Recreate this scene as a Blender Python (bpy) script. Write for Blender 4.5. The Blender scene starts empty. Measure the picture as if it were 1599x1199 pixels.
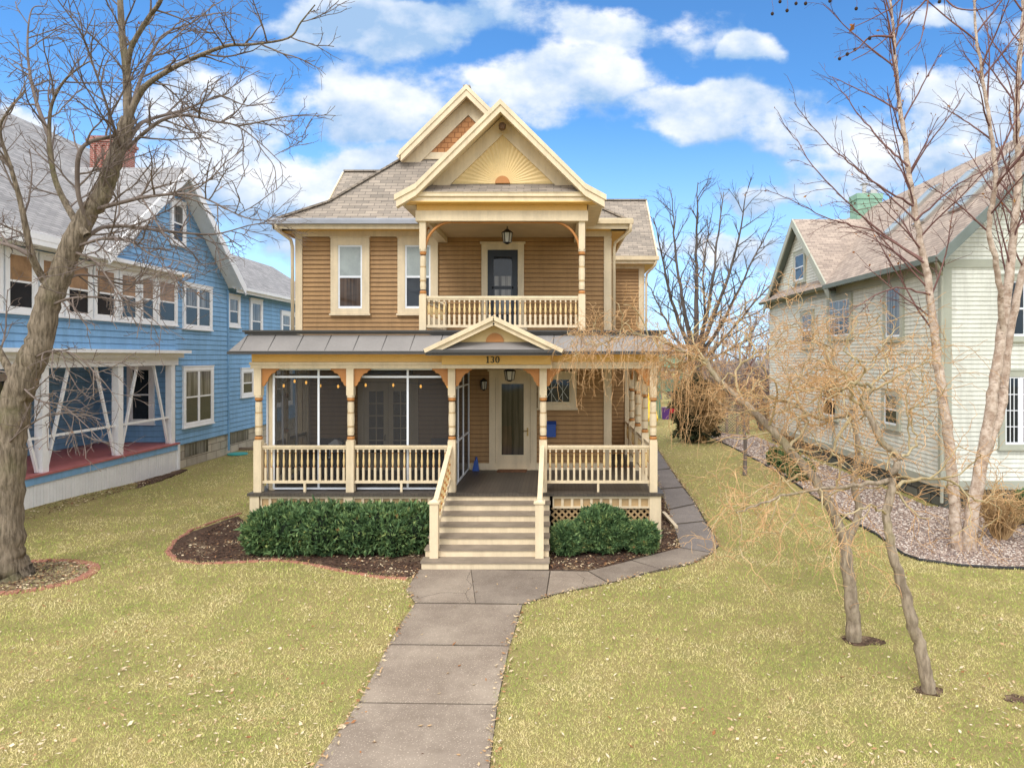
import bpy, math, random
import numpy as np
from mathutils import Vector, Matrix
random.seed(7)
RNG = np.random.default_rng(7)
SC = bpy.context.scene
COL = SC.collection
R = math.radians
F, CX, CY, H = 1050.0, 870.0, 556.0, 4.26      # focal length (px of the 1599 px photo), principal point, eye height

# ---------------------------------------------------------------- camera
cam_d = bpy.data.cameras.new('camera')
cam_d.sensor_width = 36.0
cam_d.lens = F / 1599 * 36
cam_d.shift_x = -(CX - 799.5) / 1599
cam_d.shift_y = -(599.5 - CY) / 1599
cam_d.clip_start, cam_d.clip_end = 0.1, 3000
cam = bpy.data.objects.new('camera', cam_d)
COL.objects.link(cam)
cam.location = (0, 0, H)
cam.rotation_euler = (R(90), 0, 0)
SC.camera = cam

# ---------------------------------------------------------------- world: blue sky with broken cumulus
SUN_EL, SUN_AZ = R(46), R(-20)                 # high behind the camera, a little to the left
W = bpy.data.worlds.new('World')
SC.world = W
W.use_nodes = True
nt = W.node_tree
nt.nodes.clear()
def N(tree, typ, **kw):
    n = tree.nodes.new(typ)
    for k, v in kw.items():
        setattr(n, k, v)
    return n
def mth(op, a, b=None, c=None, clamp=False, tree=None):
    t = tree or nt
    n = t.nodes.new('ShaderNodeMath'); n.operation = op; n.use_clamp = clamp
    for i, v in enumerate((a, b, c)):
        if v is None: continue
        if isinstance(v, (int, float)): n.inputs[i].default_value = v
        else: t.links.new(v, n.inputs[i])
    return n.outputs[0]
def sstep(x, lo, hi, tree=None):
    t = tree or nt
    n = t.nodes.new('ShaderNodeMapRange'); n.interpolation_type = 'SMOOTHSTEP'
    t.links.new(x, n.inputs[0])
    n.inputs[1].default_value, n.inputs[2].default_value = lo, hi
    return n.outputs[0]
def mixc(f, a, b, typ='MIX', tree=None):
    t = tree or nt
    n = t.nodes.new('ShaderNodeMixRGB'); n.blend_type = typ
    for i, v in ((0, f), (1, a), (2, b)):
        if isinstance(v, (int, float)): n.inputs[i].default_value = v
        elif isinstance(v, tuple): n.inputs[i].default_value = (*v[:3], 1)
        else: t.links.new(v, n.inputs[i])
    return n.outputs[0]
tc = N(nt, 'ShaderNodeTexCoord')
sky = N(nt, 'ShaderNodeTexSky', sky_type='NISHITA', sun_disc=False, sun_elevation=SUN_EL, sun_rotation=math.pi + SUN_AZ)
sky.air_density, sky.dust_density, sky.ozone_density = 1.0, 0.3, 4.0
sep = N(nt, 'ShaderNodeSeparateXYZ')
nt.links.new(tc.outputs['Generated'], sep.inputs[0])
sx, sy, sz = sep.outputs
ya = mth('MAXIMUM', mth('ABSOLUTE', sy), 0.12)
su, sv = mth('DIVIDE', sx, ya), mth('DIVIDE', sz, ya)
comb = N(nt, 'ShaderNodeCombineXYZ')
nt.links.new(su, comb.inputs[0]); nt.links.new(mth('MULTIPLY', sv, 1.35), comb.inputs[1])
def fbm(vec, scale, detail, rough=0.55, off=None):
    n = N(nt, 'ShaderNodeTexNoise'); n.inputs['Scale'].default_value = scale
    n.inputs['Detail'].default_value = detail; n.inputs['Roughness'].default_value = rough
    if off:
        a = N(nt, 'ShaderNodeVectorMath', operation='ADD'); a.inputs[1].default_value = off
        nt.links.new(vec, a.inputs[0]); vec = a.outputs[0]
    nt.links.new(vec, n.inputs['Vector'])
    return n.outputs['Fac']
wn = N(nt, 'ShaderNodeTexNoise'); wn.inputs['Scale'].default_value = 6.5; wn.inputs['Detail'].default_value = 5
nt.links.new(comb.outputs[0], wn.inputs['Vector'])
wsep = N(nt, 'ShaderNodeSeparateColor'); nt.links.new(wn.outputs['Color'], wsep.inputs[0])
wu = mth('ADD', su, mth('MULTIPLY', mth('SUBTRACT', wsep.outputs[0], .5), .17)); wv = mth('ADD', sv, mth('MULTIPLY', mth('SUBTRACT', wsep.outputs[1], .5), .12))
n_big = fbm(comb.outputs[0], 5.0, 8, 0.52)
n_up = fbm(comb.outputs[0], 5.0, 8, 0.52, (0.0, 0.05, 0))
n_fine = fbm(comb.outputs[0], 17.0, 6, 0.6, (1.7, 2.3, 0))
n_w = fbm(comb.outputs[0], 2.2, 4, 0.5, (3.1, 7.7, 0))
# cumulus banks: centre, half width, half height (in tangent units ahead of the camera), brightness of the top
CLOUDS = [(960,  50, 170, 62, 1.0), (640, 28, 200, 45, .45), (880, 128, 200, 58, 1.0), (1090, 160, 170, 48, .9),
          (565, 168, 130, 66, 1.0), (330, 180, 150, 75, 1.0), (560, 265, 190, 60, .8), (250, 300, 230, 80, .8),
          (1335, 205, 150, 58, 1.0), (1530, 165, 150, 62, .9), (1500, 270, 260, 60, .8), (1165, 70, 40, 22, .5),
          (1130, 385, 130, 36, .7), (1160, 300, 70, 26, .6), (470, 350, 180, 70, .7), (430, 70, 70, 20, .4),
          (1480, 20, 80, 30, .6), (20, 200, 90, 60, .8), (1900, 250, 300, 90, .9), (-300, 180, 260, 90, .9),
          (-700, 320, 300, 120, .8), (1750, 60, 160, 60, .7)]
dens = None; lit = None
for (px, py, a, b, br) in CLOUDS:
    du = mth('DIVIDE', mth('SUBTRACT', wu, (px - CX) / F), a / F)
    dv = mth('DIVIDE', mth('SUBTRACT', wv, (CY - py) / F), b / F)
    d = mth('SUBTRACT', 1.0, mth('SQRT', mth('ADD', mth('MULTIPLY', du, du), mth('MULTIPLY', dv, dv))))
    l = mth('MULTIPLY', mth('ADD', mth('MULTIPLY', dv, 0.45), br), sstep(d, -0.25, 0.25))
    if dens is None: dens, lit = d, l
    else:
        dens = mth('SMOOTH_MAX', dens, d, 0.25); lit = mth('MAXIMUM', lit, l)
D = mth('ADD', dens, mth('MULTIPLY', mth('SUBTRACT', n_big, 0.5), 2.7))
D = mth('ADD', D, mth('MULTIPLY', mth('SUBTRACT', n_w, 0.5), 1.1))
D = mth('ADD', D, mth('MULTIPLY', mth('SUBTRACT', n_fine, 0.5), 0.9))
mask = mth('MULTIPLY', sstep(D, -0.10, 0.42), 0.97)
mask = mth('MULTIPLY', mask, sstep(sz, 0.02, 0.10))
sh = mth('ADD', mth('MULTIPLY', mth('SUBTRACT', n_big, n_up), 4.2), mth('MULTIPLY', lit, 0.56))
sh = mth('ADD', sh, mth('MULTIPLY', mth('SUBTRACT', n_fine, .5), .8))
sh = mth('ADD', sh, mth('MULTIPLY', sstep(D, 0.2, 1.4), -0.12), None, True)
white = mixc(sh, (0.19, 0.285, 0.42), (0.505, 0.517, 0.54))
base = mixc(1.0, sky.outputs[0], (0.050, 0.084, 0.106), 'MULTIPLY')
hz = mixc(mth('MULTIPLY', sstep(sz, 0.36, 0.02), 0.72), base, (0.36, 0.50, 0.70))
colr = mixc(mask, hz, white)
# unseen bright cloud, added overhead and behind the camera as neutral fill light
over = mth('MAXIMUM', sstep(sv, .62, 1.1), mth('MULTIPLY', sstep(sy, .1, -.5), .85))
over = mth('MULTIPLY', over, sstep(sz, 0.0, 0.12))
colr = mixc(mth('MULTIPLY', over, .88), colr, mixc(n_big, (.88, .86, .84), (1.2, 1.17, 1.12)))
bg = N(nt, 'ShaderNodeBackground'); bg.inputs['Strength'].default_value = 0.1
lift = N(nt, 'ShaderNodeVectorMath', operation='SCALE'); lift.inputs['Scale'].default_value = SKY_GAIN = 7.2
nt.links.new(colr, lift.inputs[0]); nt.links.new(lift.outputs[0], bg.inputs['Color'])
wo = N(nt, 'ShaderNodeOutputWorld'); nt.links.new(bg.outputs[0], wo.inputs[0])

# ---------------------------------------------------------------- sun and exposure
sun_d = bpy.data.lights.new('sun', 'SUN'); sun_d.energy = .78; sun_d.angle = R(24); sun_d.color = (1, .975, .94)
sun = bpy.data.objects.new('sun', sun_d); COL.objects.link(sun)
sdir = Vector((math.sin(SUN_AZ) * math.cos(SUN_EL), -math.cos(SUN_AZ) * math.cos(SUN_EL), math.sin(SUN_EL)))
sun.rotation_euler = sdir.to_track_quat('Z', 'Y').to_euler()
SC.view_settings.view_transform = 'Standard'; SC.view_settings.look = 'None'
SC.view_settings.exposure = 1.57; SC.view_settings.gamma = 1; SC.view_settings.use_curve_mapping = False

# ---------------------------------------------------------------- photo helpers
def G(px, py):
    Y = F * H / (py - CY); return ((px - CX) * Y / F, Y)
def X(px, Y): return (px - CX) * Y / F
def Z(py, Y): return H - (py - CY) * Y / F
def P(px, py, Y): return Vector((X(px, Y), Y, Z(py, Y)))
def lin(r, g, b):
    f = lambda c: c / 12.92 if c <= 0.04045 else ((c + 0.055) / 1.055) ** 2.4
    return (f(r / 255), f(g / 255), f(b / 255))

# ---------------------------------------------------------------- materials
def newmat(name):
    m = bpy.data.materials.new(name); m.use_nodes = True
    t = m.node_tree; t.nodes.clear()
    o = t.nodes.new('ShaderNodeOutputMaterial'); b = t.nodes.new('ShaderNodeBsdfPrincipled')
    t.links.new(b.outputs[0], o.inputs[0])
    return m, t, b
def tnoise(t, scale, detail=4, rough=.55, uv=False, vec=None, dim3=True):
    n = t.nodes.new('ShaderNodeTexNoise'); n.inputs['Scale'].default_value = scale
    n.inputs['Detail'].default_value = detail; n.inputs['Roughness'].default_value = rough
    if vec is None:
        c = t.nodes.new('ShaderNodeTexCoord'); vec = c.outputs['UV' if uv else 'Object']
    t.links.new(vec, n.inputs['Vector'])
    return n.outputs['Fac']
def bump(t, b, h, s, d=0.01):
    n = t.nodes.new('ShaderNodeBump'); n.inputs['Strength'].default_value = s; n.inputs['Distance'].default_value = d
    t.links.new(h, n.inputs['Height']); t.links.new(n.outputs[0], b.inputs['Normal'])
def mat(name, c, rough=.6, var=.12, scale=3.0, c2=None, fine=40, bmp=.15, spec=.3, metal=0.0, uv=False, streak=0):
    m, t, b = newmat(name)
    c2 = c2 or tuple(x * (1 - 2.2 * var) for x in c)
    hi = tuple(min(1, x * (1 + var)) for x in c)
    f1 = sstep(tnoise(t, scale, 6, .62, uv), .3, .72, t); f2 = tnoise(t, fine, 3, .6, uv)
    col = mixc(f1, c2, hi, tree=t)
    col = mixc(.35, col, mixc(f2, tuple(x * .72 for x in c), tuple(min(1, x * 1.2) for x in c), tree=t), tree=t)
    if streak:                                 # rain streaks and grime in the paint
        cc = t.nodes.new('ShaderNodeTexCoord'); mp = t.nodes.new('ShaderNodeMapping'); mp.inputs['Scale'].default_value = (5, 5, .5); t.links.new(cc.outputs['Object'], mp.inputs[0])
        g = sstep(tnoise(t, 1.0, 5, .65, vec=mp.outputs[0]), .35, .75, t)
        col = mixc(1.0, col, mixc(g, (1.03, 1.03, 1.03), (1 - streak, 1 - streak * 1.05, 1 - streak * 1.1), tree=t), 'MULTIPLY', tree=t)
    t.links.new(col, b.inputs['Base Color'])
    b.inputs['Roughness'].default_value = rough; b.inputs['Specular IOR Level'].default_value = spec
    b.inputs['Metallic'].default_value = metal
    if bmp: bump(t, b, f2, bmp, .006)
    return m
def brickmat(name, c1, c2, mort, bw, bh, msize=.012, rough=.85, off=.5, bmp=.6, var=.5, squash=1.0, patch=1.2):
    m, t, b = newmat(name)
    c = t.nodes.new('ShaderNodeTexCoord')
    k = t.nodes.new('ShaderNodeTexBrick'); k.offset = off
    t.links.new(c.outputs['UV'], k.inputs['Vector'])
    k.inputs['Scale'].default_value = 1; k.inputs['Brick Width'].default_value = bw; k.inputs['Row Height'].default_value = bh
    k.inputs['Mortar Size'].default_value = msize; k.inputs['Mortar Smooth'].default_value = .3
    k.inputs['Color1'].default_value = (*c1, 1); k.inputs['Color2'].default_value = (*c2, 1); k.inputs['Mortar'].default_value = (*mort, 1)
    n1 = tnoise(t, patch, 5, .6, True); n2 = tnoise(t, 45, 3, .6, True)
    col = mixc(var, k.outputs['Color'], mixc(n1, (.25, .25, .25), (.85, .85, .85), tree=t), 'OVERLAY', tree=t)
    col = mixc(.35, col, mixc(n2, (.2, .2, .2), (.8, .8, .8), tree=t), 'OVERLAY', tree=t)
    t.links.new(col, b.inputs['Base Color']); b.inputs['Roughness'].default_value = rough
    b.inputs['Specular IOR Level'].default_value = .2
    h = mth('ADD', mth('MULTIPLY', k.outputs['Fac'], -1.0, tree=t), mth('MULTIPLY', n2, .5, tree=t), tree=t)
    bump(t, b, h, bmp, .012)
    return m
def glassmat(name, c=(.018, .022, .028), rough=.04, folds=False):
    m, t, b = newmat(name)
    f = tnoise(t, 1.3, 3, .6)
    col = mixc(f, tuple(x * .4 for x in c), tuple(x * 1.8 for x in c), tree=t)
    if folds:                                  # curtain folds and a darker gap behind the pane
        cc = t.nodes.new('ShaderNodeTexCoord'); mp = t.nodes.new('ShaderNodeMapping'); mp.inputs['Scale'].default_value = (11, 11, .35); t.links.new(cc.outputs['Object'], mp.inputs[0])
        g = sstep(tnoise(t, 1.0, 2, .5, vec=mp.outputs[0]), .32, .62, t)
        col = mixc(g, tuple(x * .22 for x in c), col, tree=t)
    t.links.new(col, b.inputs['Base Color'])
    b.inputs['Roughness'].default_value = rough; b.inputs['IOR'].default_value = 1.5; b.inputs['Specular IOR Level'].default_value = .4
    bump(t, b, tnoise(t, 2.2, 1), .10, .02)
    return m
def randmat(name, stops, rough=.8, trans=0.0, patch=None, pscale=.5):
    """colour by the per-vertex attribute 'rnd', tinted in patches of the place"""
    m, t, b = newmat(name)
    a = t.nodes.new('ShaderNodeAttribute'); a.attribute_name = 'rnd'
    r = t.nodes.new('ShaderNodeValToRGB'); e = r.color_ramp.elements
    for i, (p, c) in enumerate(stops):
        el = e[i] if i < 2 else e.new(p)
        el.position = p; el.color = (*c, 1)
    fac = a.outputs['Fac']
    if patch:
        n = sstep(tnoise(t, pscale, 6, .62), .38, .62, t)
        fac = mth('ADD', mth('MULTIPLY', fac, 1 - patch, tree=t), mth('MULTIPLY', n, patch, tree=t), tree=t)
    t.links.new(fac, r.inputs[0]); t.links.new(r.outputs[0], b.inputs['Base Color'])
    b.inputs['Roughness'].default_value = rough; b.inputs['Specular IOR Level'].default_value = .2
    if trans: 
        b.inputs['Transmission Weight'].default_value = 0
        b.inputs['Subsurface Weight'].default_value = 0
    return m
M = {}
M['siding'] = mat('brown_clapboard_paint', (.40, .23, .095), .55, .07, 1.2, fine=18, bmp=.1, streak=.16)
M['siding_lap_shade'] = mat('brown_board_lap_shade', (.15, .085, .04), .7, .2, 3, bmp=0)  # darker board tones painted in for the shadow lines of the laps
M['blue_lap_shade'] = mat('blue_board_lap_shade', (.10, .19, .30), .7, .2, 3, bmp=0)
M['green_lap_shade'] = mat('green_board_lap_shade', (.46, .47, .40), .7, .2, 3, bmp=0)
M['cream'] = mat('cream_paint', (.735, .60, .405), .5, .05, 1.5, fine=20, bmp=.08, streak=.14)
M['yellow'] = mat('yellow_paint', (.82, .52, .165), .5, .05, 1.5, fine=20, bmp=.08)
M['pale_yellow'] = mat('pale_yellow_paint', (.76, .56, .27), .5, .05, 1.5, fine=20, bmp=.08)
M['orange'] = mat('orange_brown_paint', (.50, .215, .065), .5, .06, 2, fine=20, bmp=.08)
M['brownband'] = mat('dark_brown_paint', (.13, .07, .035), .5, .06, 2, fine=20, bmp=.08)
M['shingle'] = brickmat('grey_brown_shingles', (.345, .29, .235), (.215, .185, .155), (.12, .105, .09), .34, .13, .008, var=.45)
M['grey_shingle'] = brickmat('grey_shingles', (.32, .31, .31), (.22, .215, .22), (.12, .12, .12), .34, .135, .009, var=.4)
M['tan_shingle'] = brickmat('tan_shingles', (.42, .34, .28), (.28, .225, .19), (.16, .13, .11), .34, .135, .009, var=.4)
M['scallop'] = brickmat('orange_scallop_shingles', (.46, .215, .09), (.41, .19, .08), (.24, .10, .04), .20, .15, .012, var=.15)
M['slate'] = mat('grey_metal_panels', (.26, .24, .225), .6, .08, 1.2, fine=25, bmp=.1)
M['dark_trim'] = mat('dark_grey_trim', (.070, .065, .060), .5, .1, 2, bmp=.05)
M['gutter'] = mat('grey_gutter_metal', (.42, .44, .50), .4, .08, 2, bmp=.03, spec=.5)
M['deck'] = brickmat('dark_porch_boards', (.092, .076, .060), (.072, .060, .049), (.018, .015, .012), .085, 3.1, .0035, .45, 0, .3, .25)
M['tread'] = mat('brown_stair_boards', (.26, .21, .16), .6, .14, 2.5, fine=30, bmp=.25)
M['white'] = mat('white_paint', (.87, .87, .88), .45, .04, 2, fine=20, bmp=.05)
M['vinyl'] = mat('white_vinyl', (.80, .82, .86), .35, .03, 3, bmp=.02)
M['ceiling'] = mat('porch_ceiling_paint', (.55, .41, .25), .6, .06, 2, bmp=.05)
M['lattice'] = mat('tan_lattice_wood', (.50, .34, .17), .6, .1, 3, bmp=.1)
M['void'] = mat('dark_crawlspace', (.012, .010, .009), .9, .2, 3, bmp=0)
M['blue'] = mat('blue_clapboard_paint', (.225, .43, .68), .55, .07, 1.0, fine=15, bmp=.1, streak=.14)
M['blue_dark'] = mat('blue_porch_paint', (.085, .19, .37), .55, .07, 1.0, fine=15, bmp=.1)
M['red_deck'] = mat('red_deck_paint', (.44, .145, .14), .5, .12, 2, bmp=.1)
M['green'] = mat('pale_green_clapboard_paint', (.76, .765, .68), .55, .07, .8, fine=15, bmp=.1, streak=.16)
M['green_trim'] = mat('grey_green_trim', (.42, .43, .35), .55, .07, 1.2, bmp=.1)
M['dark_green'] = mat('dark_green_trim', (.19, .225, .205), .5, .1, 1.5, bmp=.1)
M['chimney_green'] = mat('green_painted_chimney', (.25, .42, .31), .7, .1, 2, bmp=.3)
M['brick'] = brickmat('red_chimney_brick', (.36, .12, .085), (.27, .085, .06), (.42, .34, .30), .22, .075, .010, var=.25)
M['edge_brick'] = mat('worn_red_brick', (.41, .18, .125), .85, .25, 6, fine=50, bmp=.5)
M['stone'] = brickmat('limestone_foundation', (.50, .45, .36), (.36, .32, .26), (.24, .21, .17), .75, .32, .02, var=.6, bmp=.8, patch=3)
M['dark_stone'] = brickmat('rough_grey_stone', (.16, .16, .13), (.10, .105, .09), (.05, .05, .045), .7, .30, .03, var=.6, bmp=1, patch=3)
M['glass'] = glassmat('dark_window_glass')
M['glass_warm'] = glassmat('window_glass_brown_interior', (.085, .05, .03), .06, True)
M['glass_door'] = glassmat('door_glass_hallway', (.06, .048, .034), .05, True)
M['glass_grey'] = glassmat('window_glass_curtain', (.20, .19, .175), .06, True)
M['blind'] = mat('pale_window_shade', (.36, .40, .39), .2, .12, 2.5, bmp=0, spec=.3)
M['blind_tan'] = mat('tan_window_blind', (.40, .24, .125), .25, .25, 2.5, bmp=0, spec=.25)
M['dark_door'] = mat('charcoal_door_paint', (.035, .038, .045), .4, .1, 2, bmp=.05)
M['steel'] = mat('brushed_metal', (.50, .48, .44), .35, .08, 6, bmp=.02, metal=.9)
M['brass'] = mat('old_brass', (.40, .27, .10), .35, .1, 6, bmp=.02, metal=.9)
M['black'] = mat('black_metal', (.018, .016, .015), .45, .2, 6, bmp=.05)
M['frosted'] = mat('frosted_lamp_glass', (.55, .52, .45), .25, .05, 6, bmp=0, spec=.6)
M['mail_blue'] = mat('blue_mailbox_paint', (.012, .075, .36), .35, .06, 4, bmp=.02, spec=.5)
M['mat_fibre'] = mat('coir_doormat', (.21, .10, .05), .95, .25, 9, fine=120, bmp=.6)
M['wicker'] = mat('dark_wicker', (.035, .03, .03), .8, .25, 9, fine=80, bmp=.5)
M['cushion'] = mat('dark_cushion', (.055, .055, .065), .9, .15, 4, bmp=.2)
M['number'] = mat('dark_number_paint', (.03, .022, .012), .5, .1, 5, bmp=0)
M['rubber'] = mat('black_edging_rubber', (.02, .02, .022), .6, .2, 6, bmp=.1)
M['playgreen'] = mat('weathered_green_wood', (.16, .27, .17), .7, .1, 3, bmp=.2)
M['yellow_plastic'] = mat('yellow_plastic', (.75, .48, .02), .35, .04, 3, bmp=0)
M['purple'] = mat('purple_plastic', (.11, .04, .20), .4, .1, 3, bmp=0)
M['red_plastic'] = mat('red_plastic', (.50, .03, .05), .4, .1, 3, bmp=0)
M['teal'] = mat('teal_plastic_lid', (.05, .35, .33), .5, .1, 3, bmp=0)
M['fence_wood'] = mat('grey_fence_wood', (.26, .20, .15), .8, .18, 3, bmp=.3)
# insect screen: a fine dark weave one sees through
m, t, b = newmat('insect_screen')
b.inputs['Base Color'].default_value = (.030, .028, .028, 1); b.inputs['Roughness'].default_value = .8
tr = t.nodes.new('ShaderNodeBsdfTransparent'); mx = t.nodes.new('ShaderNodeMixShader'); mx.inputs[0].default_value = .62
o = [n for n in t.nodes if n.type == 'OUTPUT_MATERIAL'][0]
t.links.new(tr.outputs[0], mx.inputs[1]); t.links.new(b.outputs[0], mx.inputs[2]); t.links.new(mx.outputs[0], o.inputs[0])
M['screen'] = m
m, t, b = newmat('warm_bulb_glow')
b.inputs['Base Color'].default_value = (.5, .2, .03, 1); b.inputs['Emission Color'].default_value = (1, .50, .10, 1)
b.inputs['Emission Strength'].default_value = .8
M['bulb'] = m

# ---------------------------------------------------------------- mesh tools
WL = {}
def _uv(me):
    """box-projected UVs in metres: u runs level along each face, v up its slope"""
    nf = len(me.polygons); nl = len(me.loops)
    no = np.empty(nf * 3); me.polygons.foreach_get('normal', no); no = no.reshape(-1, 3)
    ls = np.empty(nf, int); lt = np.empty(nf, int); me.polygons.foreach_get('loop_start', ls); me.polygons.foreach_get('loop_total', lt)
    vi = np.empty(nl, int); me.loops.foreach_get('vertex_index', vi)
    co = np.empty(len(me.vertices) * 3); me.vertices.foreach_get('co', co); co = co.reshape(-1, 3)
    u = np.stack([-no[:, 1], no[:, 0], np.zeros(nf)], 1)
    ln = np.linalg.norm(u, axis=1); flat = ln < .05
    u[flat] = (1, 0, 0); u[~flat] /= ln[~flat][:, None]
    v = np.cross(no, u)
    fi = np.repeat(np.arange(nf), lt)
    p = co[vi]
    uv = np.stack([(p * u[fi]).sum(1), (p * v[fi]).sum(1)], 1)
    l = me.uv_layers.new(name='UVMap'); l.data.foreach_set('uv', uv.ravel())
class MB:
    def __init__(s): s.v = []; s.f = []; s.m = []; s.mi = 0
    def face(s, pts):
        n = len(s.v); s.v += [tuple(p) for p in pts]; s.f.append(tuple(range(n, n + len(pts)))); s.m.append(s.mi)
    def hexa(s, c):     # 8 corners: bottom ring, top ring
        n = len(s.v); s.v += [tuple(p) for p in c]
        for q in ((3, 2, 1, 0), (4, 5, 6, 7), (0, 1, 5, 4), (1, 2, 6, 5), (2, 3, 7, 6), (3, 0, 4, 7)):
            s.f.append(tuple(n + i for i in q)); s.m.append(s.mi)
    def box(s, x0, x1, y0, y1, z0, z1):
        s.hexa([(x0, y0, z0), (x1, y0, z0), (x1, y1, z0), (x0, y1, z0), (x0, y0, z1), (x1, y0, z1), (x1, y1, z1), (x0, y1, z1)])
    def lbox(s, fr, a0, a1, b0, b1, z0, z1):
        o, u, n = fr
        pt = lambda a, b, z: (o[0] + u[0] * a + n[0] * b, o[1] + u[1] * a + n[1] * b, o[2] + z)
        s.hexa([pt(a0, b1, z0), pt(a1, b1, z0), pt(a1, b0, z0), pt(a0, b0, z0), pt(a0, b1, z1), pt(a1, b1, z1), pt(a1, b0, z1), pt(a0, b0, z1)])
    def beam(s, p0, p1, w, h, up=(0, 0, 1)):
        p0, p1, up = Vector(p0), Vector(p1), Vector(up)
        d = (p1 - p0).normalized(); sd = d.cross(up).normalized() * (w / 2); u = sd.cross(d).normalized() * (h / 2)
        s.hexa([p0 - sd - u, p0 + sd - u, p1 + sd - u, p1 - sd - u, p0 - sd + u, p0 + sd + u, p1 + sd + u, p1 - sd + u])
    def prism(s, poly, ax, d0, d1):
        """poly in the plane across axis ax ('x','y','z'), pushed from d0 to d1"""
        f = {'y': lambda a, b, d: (a, d, b), 'x': lambda a, b, d: (d, a, b), 'z': lambda a, b, d: (a, b, d)}[ax]
        n = len(poly); k = len(s.v)
        s.v += [f(a, b, d0) for a, b in poly] + [f(a, b, d1) for a, b in poly]
        fs = [tuple(k + i for i in range(n)), tuple(k + n + i for i in reversed(range(n)))]
        fs += [(k + (i + 1) % n, k + i, k + n + i, k + n + (i + 1) % n) for i in range(n)]
        s.f += fs; s.m += [s.mi] * len(fs)
    def slab(s, pts, th, mi_top=0, mi_side=1):
        pts = [Vector(p) for p in pts]
        nrm = (pts[1] - pts[0]).cross(pts[2] - pts[0]).normalized()
        if nrm.z < 0: pts.reverse(); nrm = -nrm
        lo = [p - nrm * th for p in pts]; k = len(s.v); n = len(pts)
        s.v += [tuple(p) for p in pts] + [tuple(p) for p in lo]
        s.f.append(tuple(k + i for i in range(n))); s.m.append(mi_top)
        s.f.append(tuple(k + n + i for i in reversed(range(n)))); s.m.append(mi_side)
        for i in range(n):
            s.f.append((k + (i + 1) % n, k + i, k + n + i, k + n + (i + 1) % n)); s.m.append(mi_side)
    def lathe(s, prof, x, y, z, n=10, caps=True):
        k = len(s.v)
        for r, h in prof:
            s.v += [(x + r * math.cos(2 * math.pi * i / n), y + r * math.sin(2 * math.pi * i / n), z + h) for i in range(n)]
        for j in range(len(prof) - 1):
            for i in range(n):
                a = k + j * n + i; b = k + j * n + (i + 1) % n
                s.f.append((a, b, b + n, a + n)); s.m.append(s.mi)
        if caps:
            s.f.append(tuple(k + i for i in reversed(range(n)))); s.m.append(s.mi)
            e = k + (len(prof) - 1) * n
            s.f.append(tuple(e + i for i in range(n))); s.m.append(s.mi)
    def tube(s, pts, r, n=6):
        pts = [Vector(p) for p in pts]; k = len(s.v)
        ref = Vector((.31, .52, .79))
        for i, p in enumerate(pts):
            t = (pts[min(i + 1, len(pts) - 1)] - pts[max(i - 1, 0)]).normalized()
            a = (ref - t * ref.dot(t)).normalized(); b = t.cross(a)
            rr = r[i] if isinstance(r, (list, tuple)) else r
            s.v += [tuple(p + (a * math.cos(2 * math.pi * j / n) + b * math.sin(2 * math.pi * j / n)) * rr) for j in range(n)]
        for i in range(len(pts) - 1):
            for j in range(n):
                a = k + i * n + j; b = k + i * n + (j + 1) % n
                s.f.append((a, b, b + n, a + n)); s.m.append(s.mi)
        s.f.append(tuple(k + j for j in reversed(range(n)))); s.m.append(s.mi)
        e = k + (len(pts) - 1) * n
        s.f.append(tuple(e + j for j in range(n))); s.m.append(s.mi)
    def build(s, name, mats, parent=None, origin=None, smooth=False, label=None):
        v = np.array(s.v, float)
        if origin is None:
            if parent is not None: origin = WL[parent]
            else: origin = Vector(((v[:, 0].min() + v[:, 0].max()) / 2, (v[:, 1].min() + v[:, 1].max()) / 2, v[:, 2].min()))
        origin = Vector(origin)
        me = bpy.data.meshes.new(name)
        me.from_pydata((v - np.array(origin)).tolist(), [], s.f)
        for mm in (mats if isinstance(mats, (list, tuple)) else [mats]): me.materials.append(M[mm] if isinstance(mm, str) else mm)
        me.polygons.foreach_set('material_index', s.m)
        if smooth: me.polygons.foreach_set('use_smooth', [True] * len(s.f))
        me.update(); _uv(me)
        return link(name, me, parent, origin, label)
def link(name, me, parent, origin, label=None):
    ob = bpy.data.objects.new(name, me); COL.objects.link(ob)
    WL[ob] = Vector(origin)
    if parent is not None:
        ob.parent = parent; ob.location = Vector(origin) - WL[parent]
    else: ob.location = origin
    if label: ob['label'] = label
    return ob
def empty(name, loc, label, cat, group=None):
    o = bpy.data.objects.new(name, None); COL.objects.link(o); o.location = loc; WL[o] = Vector(loc)
    o.empty_display_size = .2
    return tag(o, label, cat, group)
def tag(o, label, cat, group=None):
    o['label'] = label; o['category'] = cat
    if group: o['group'] = group
    return o
def kind(o, k): o['kind'] = k; return o
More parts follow.
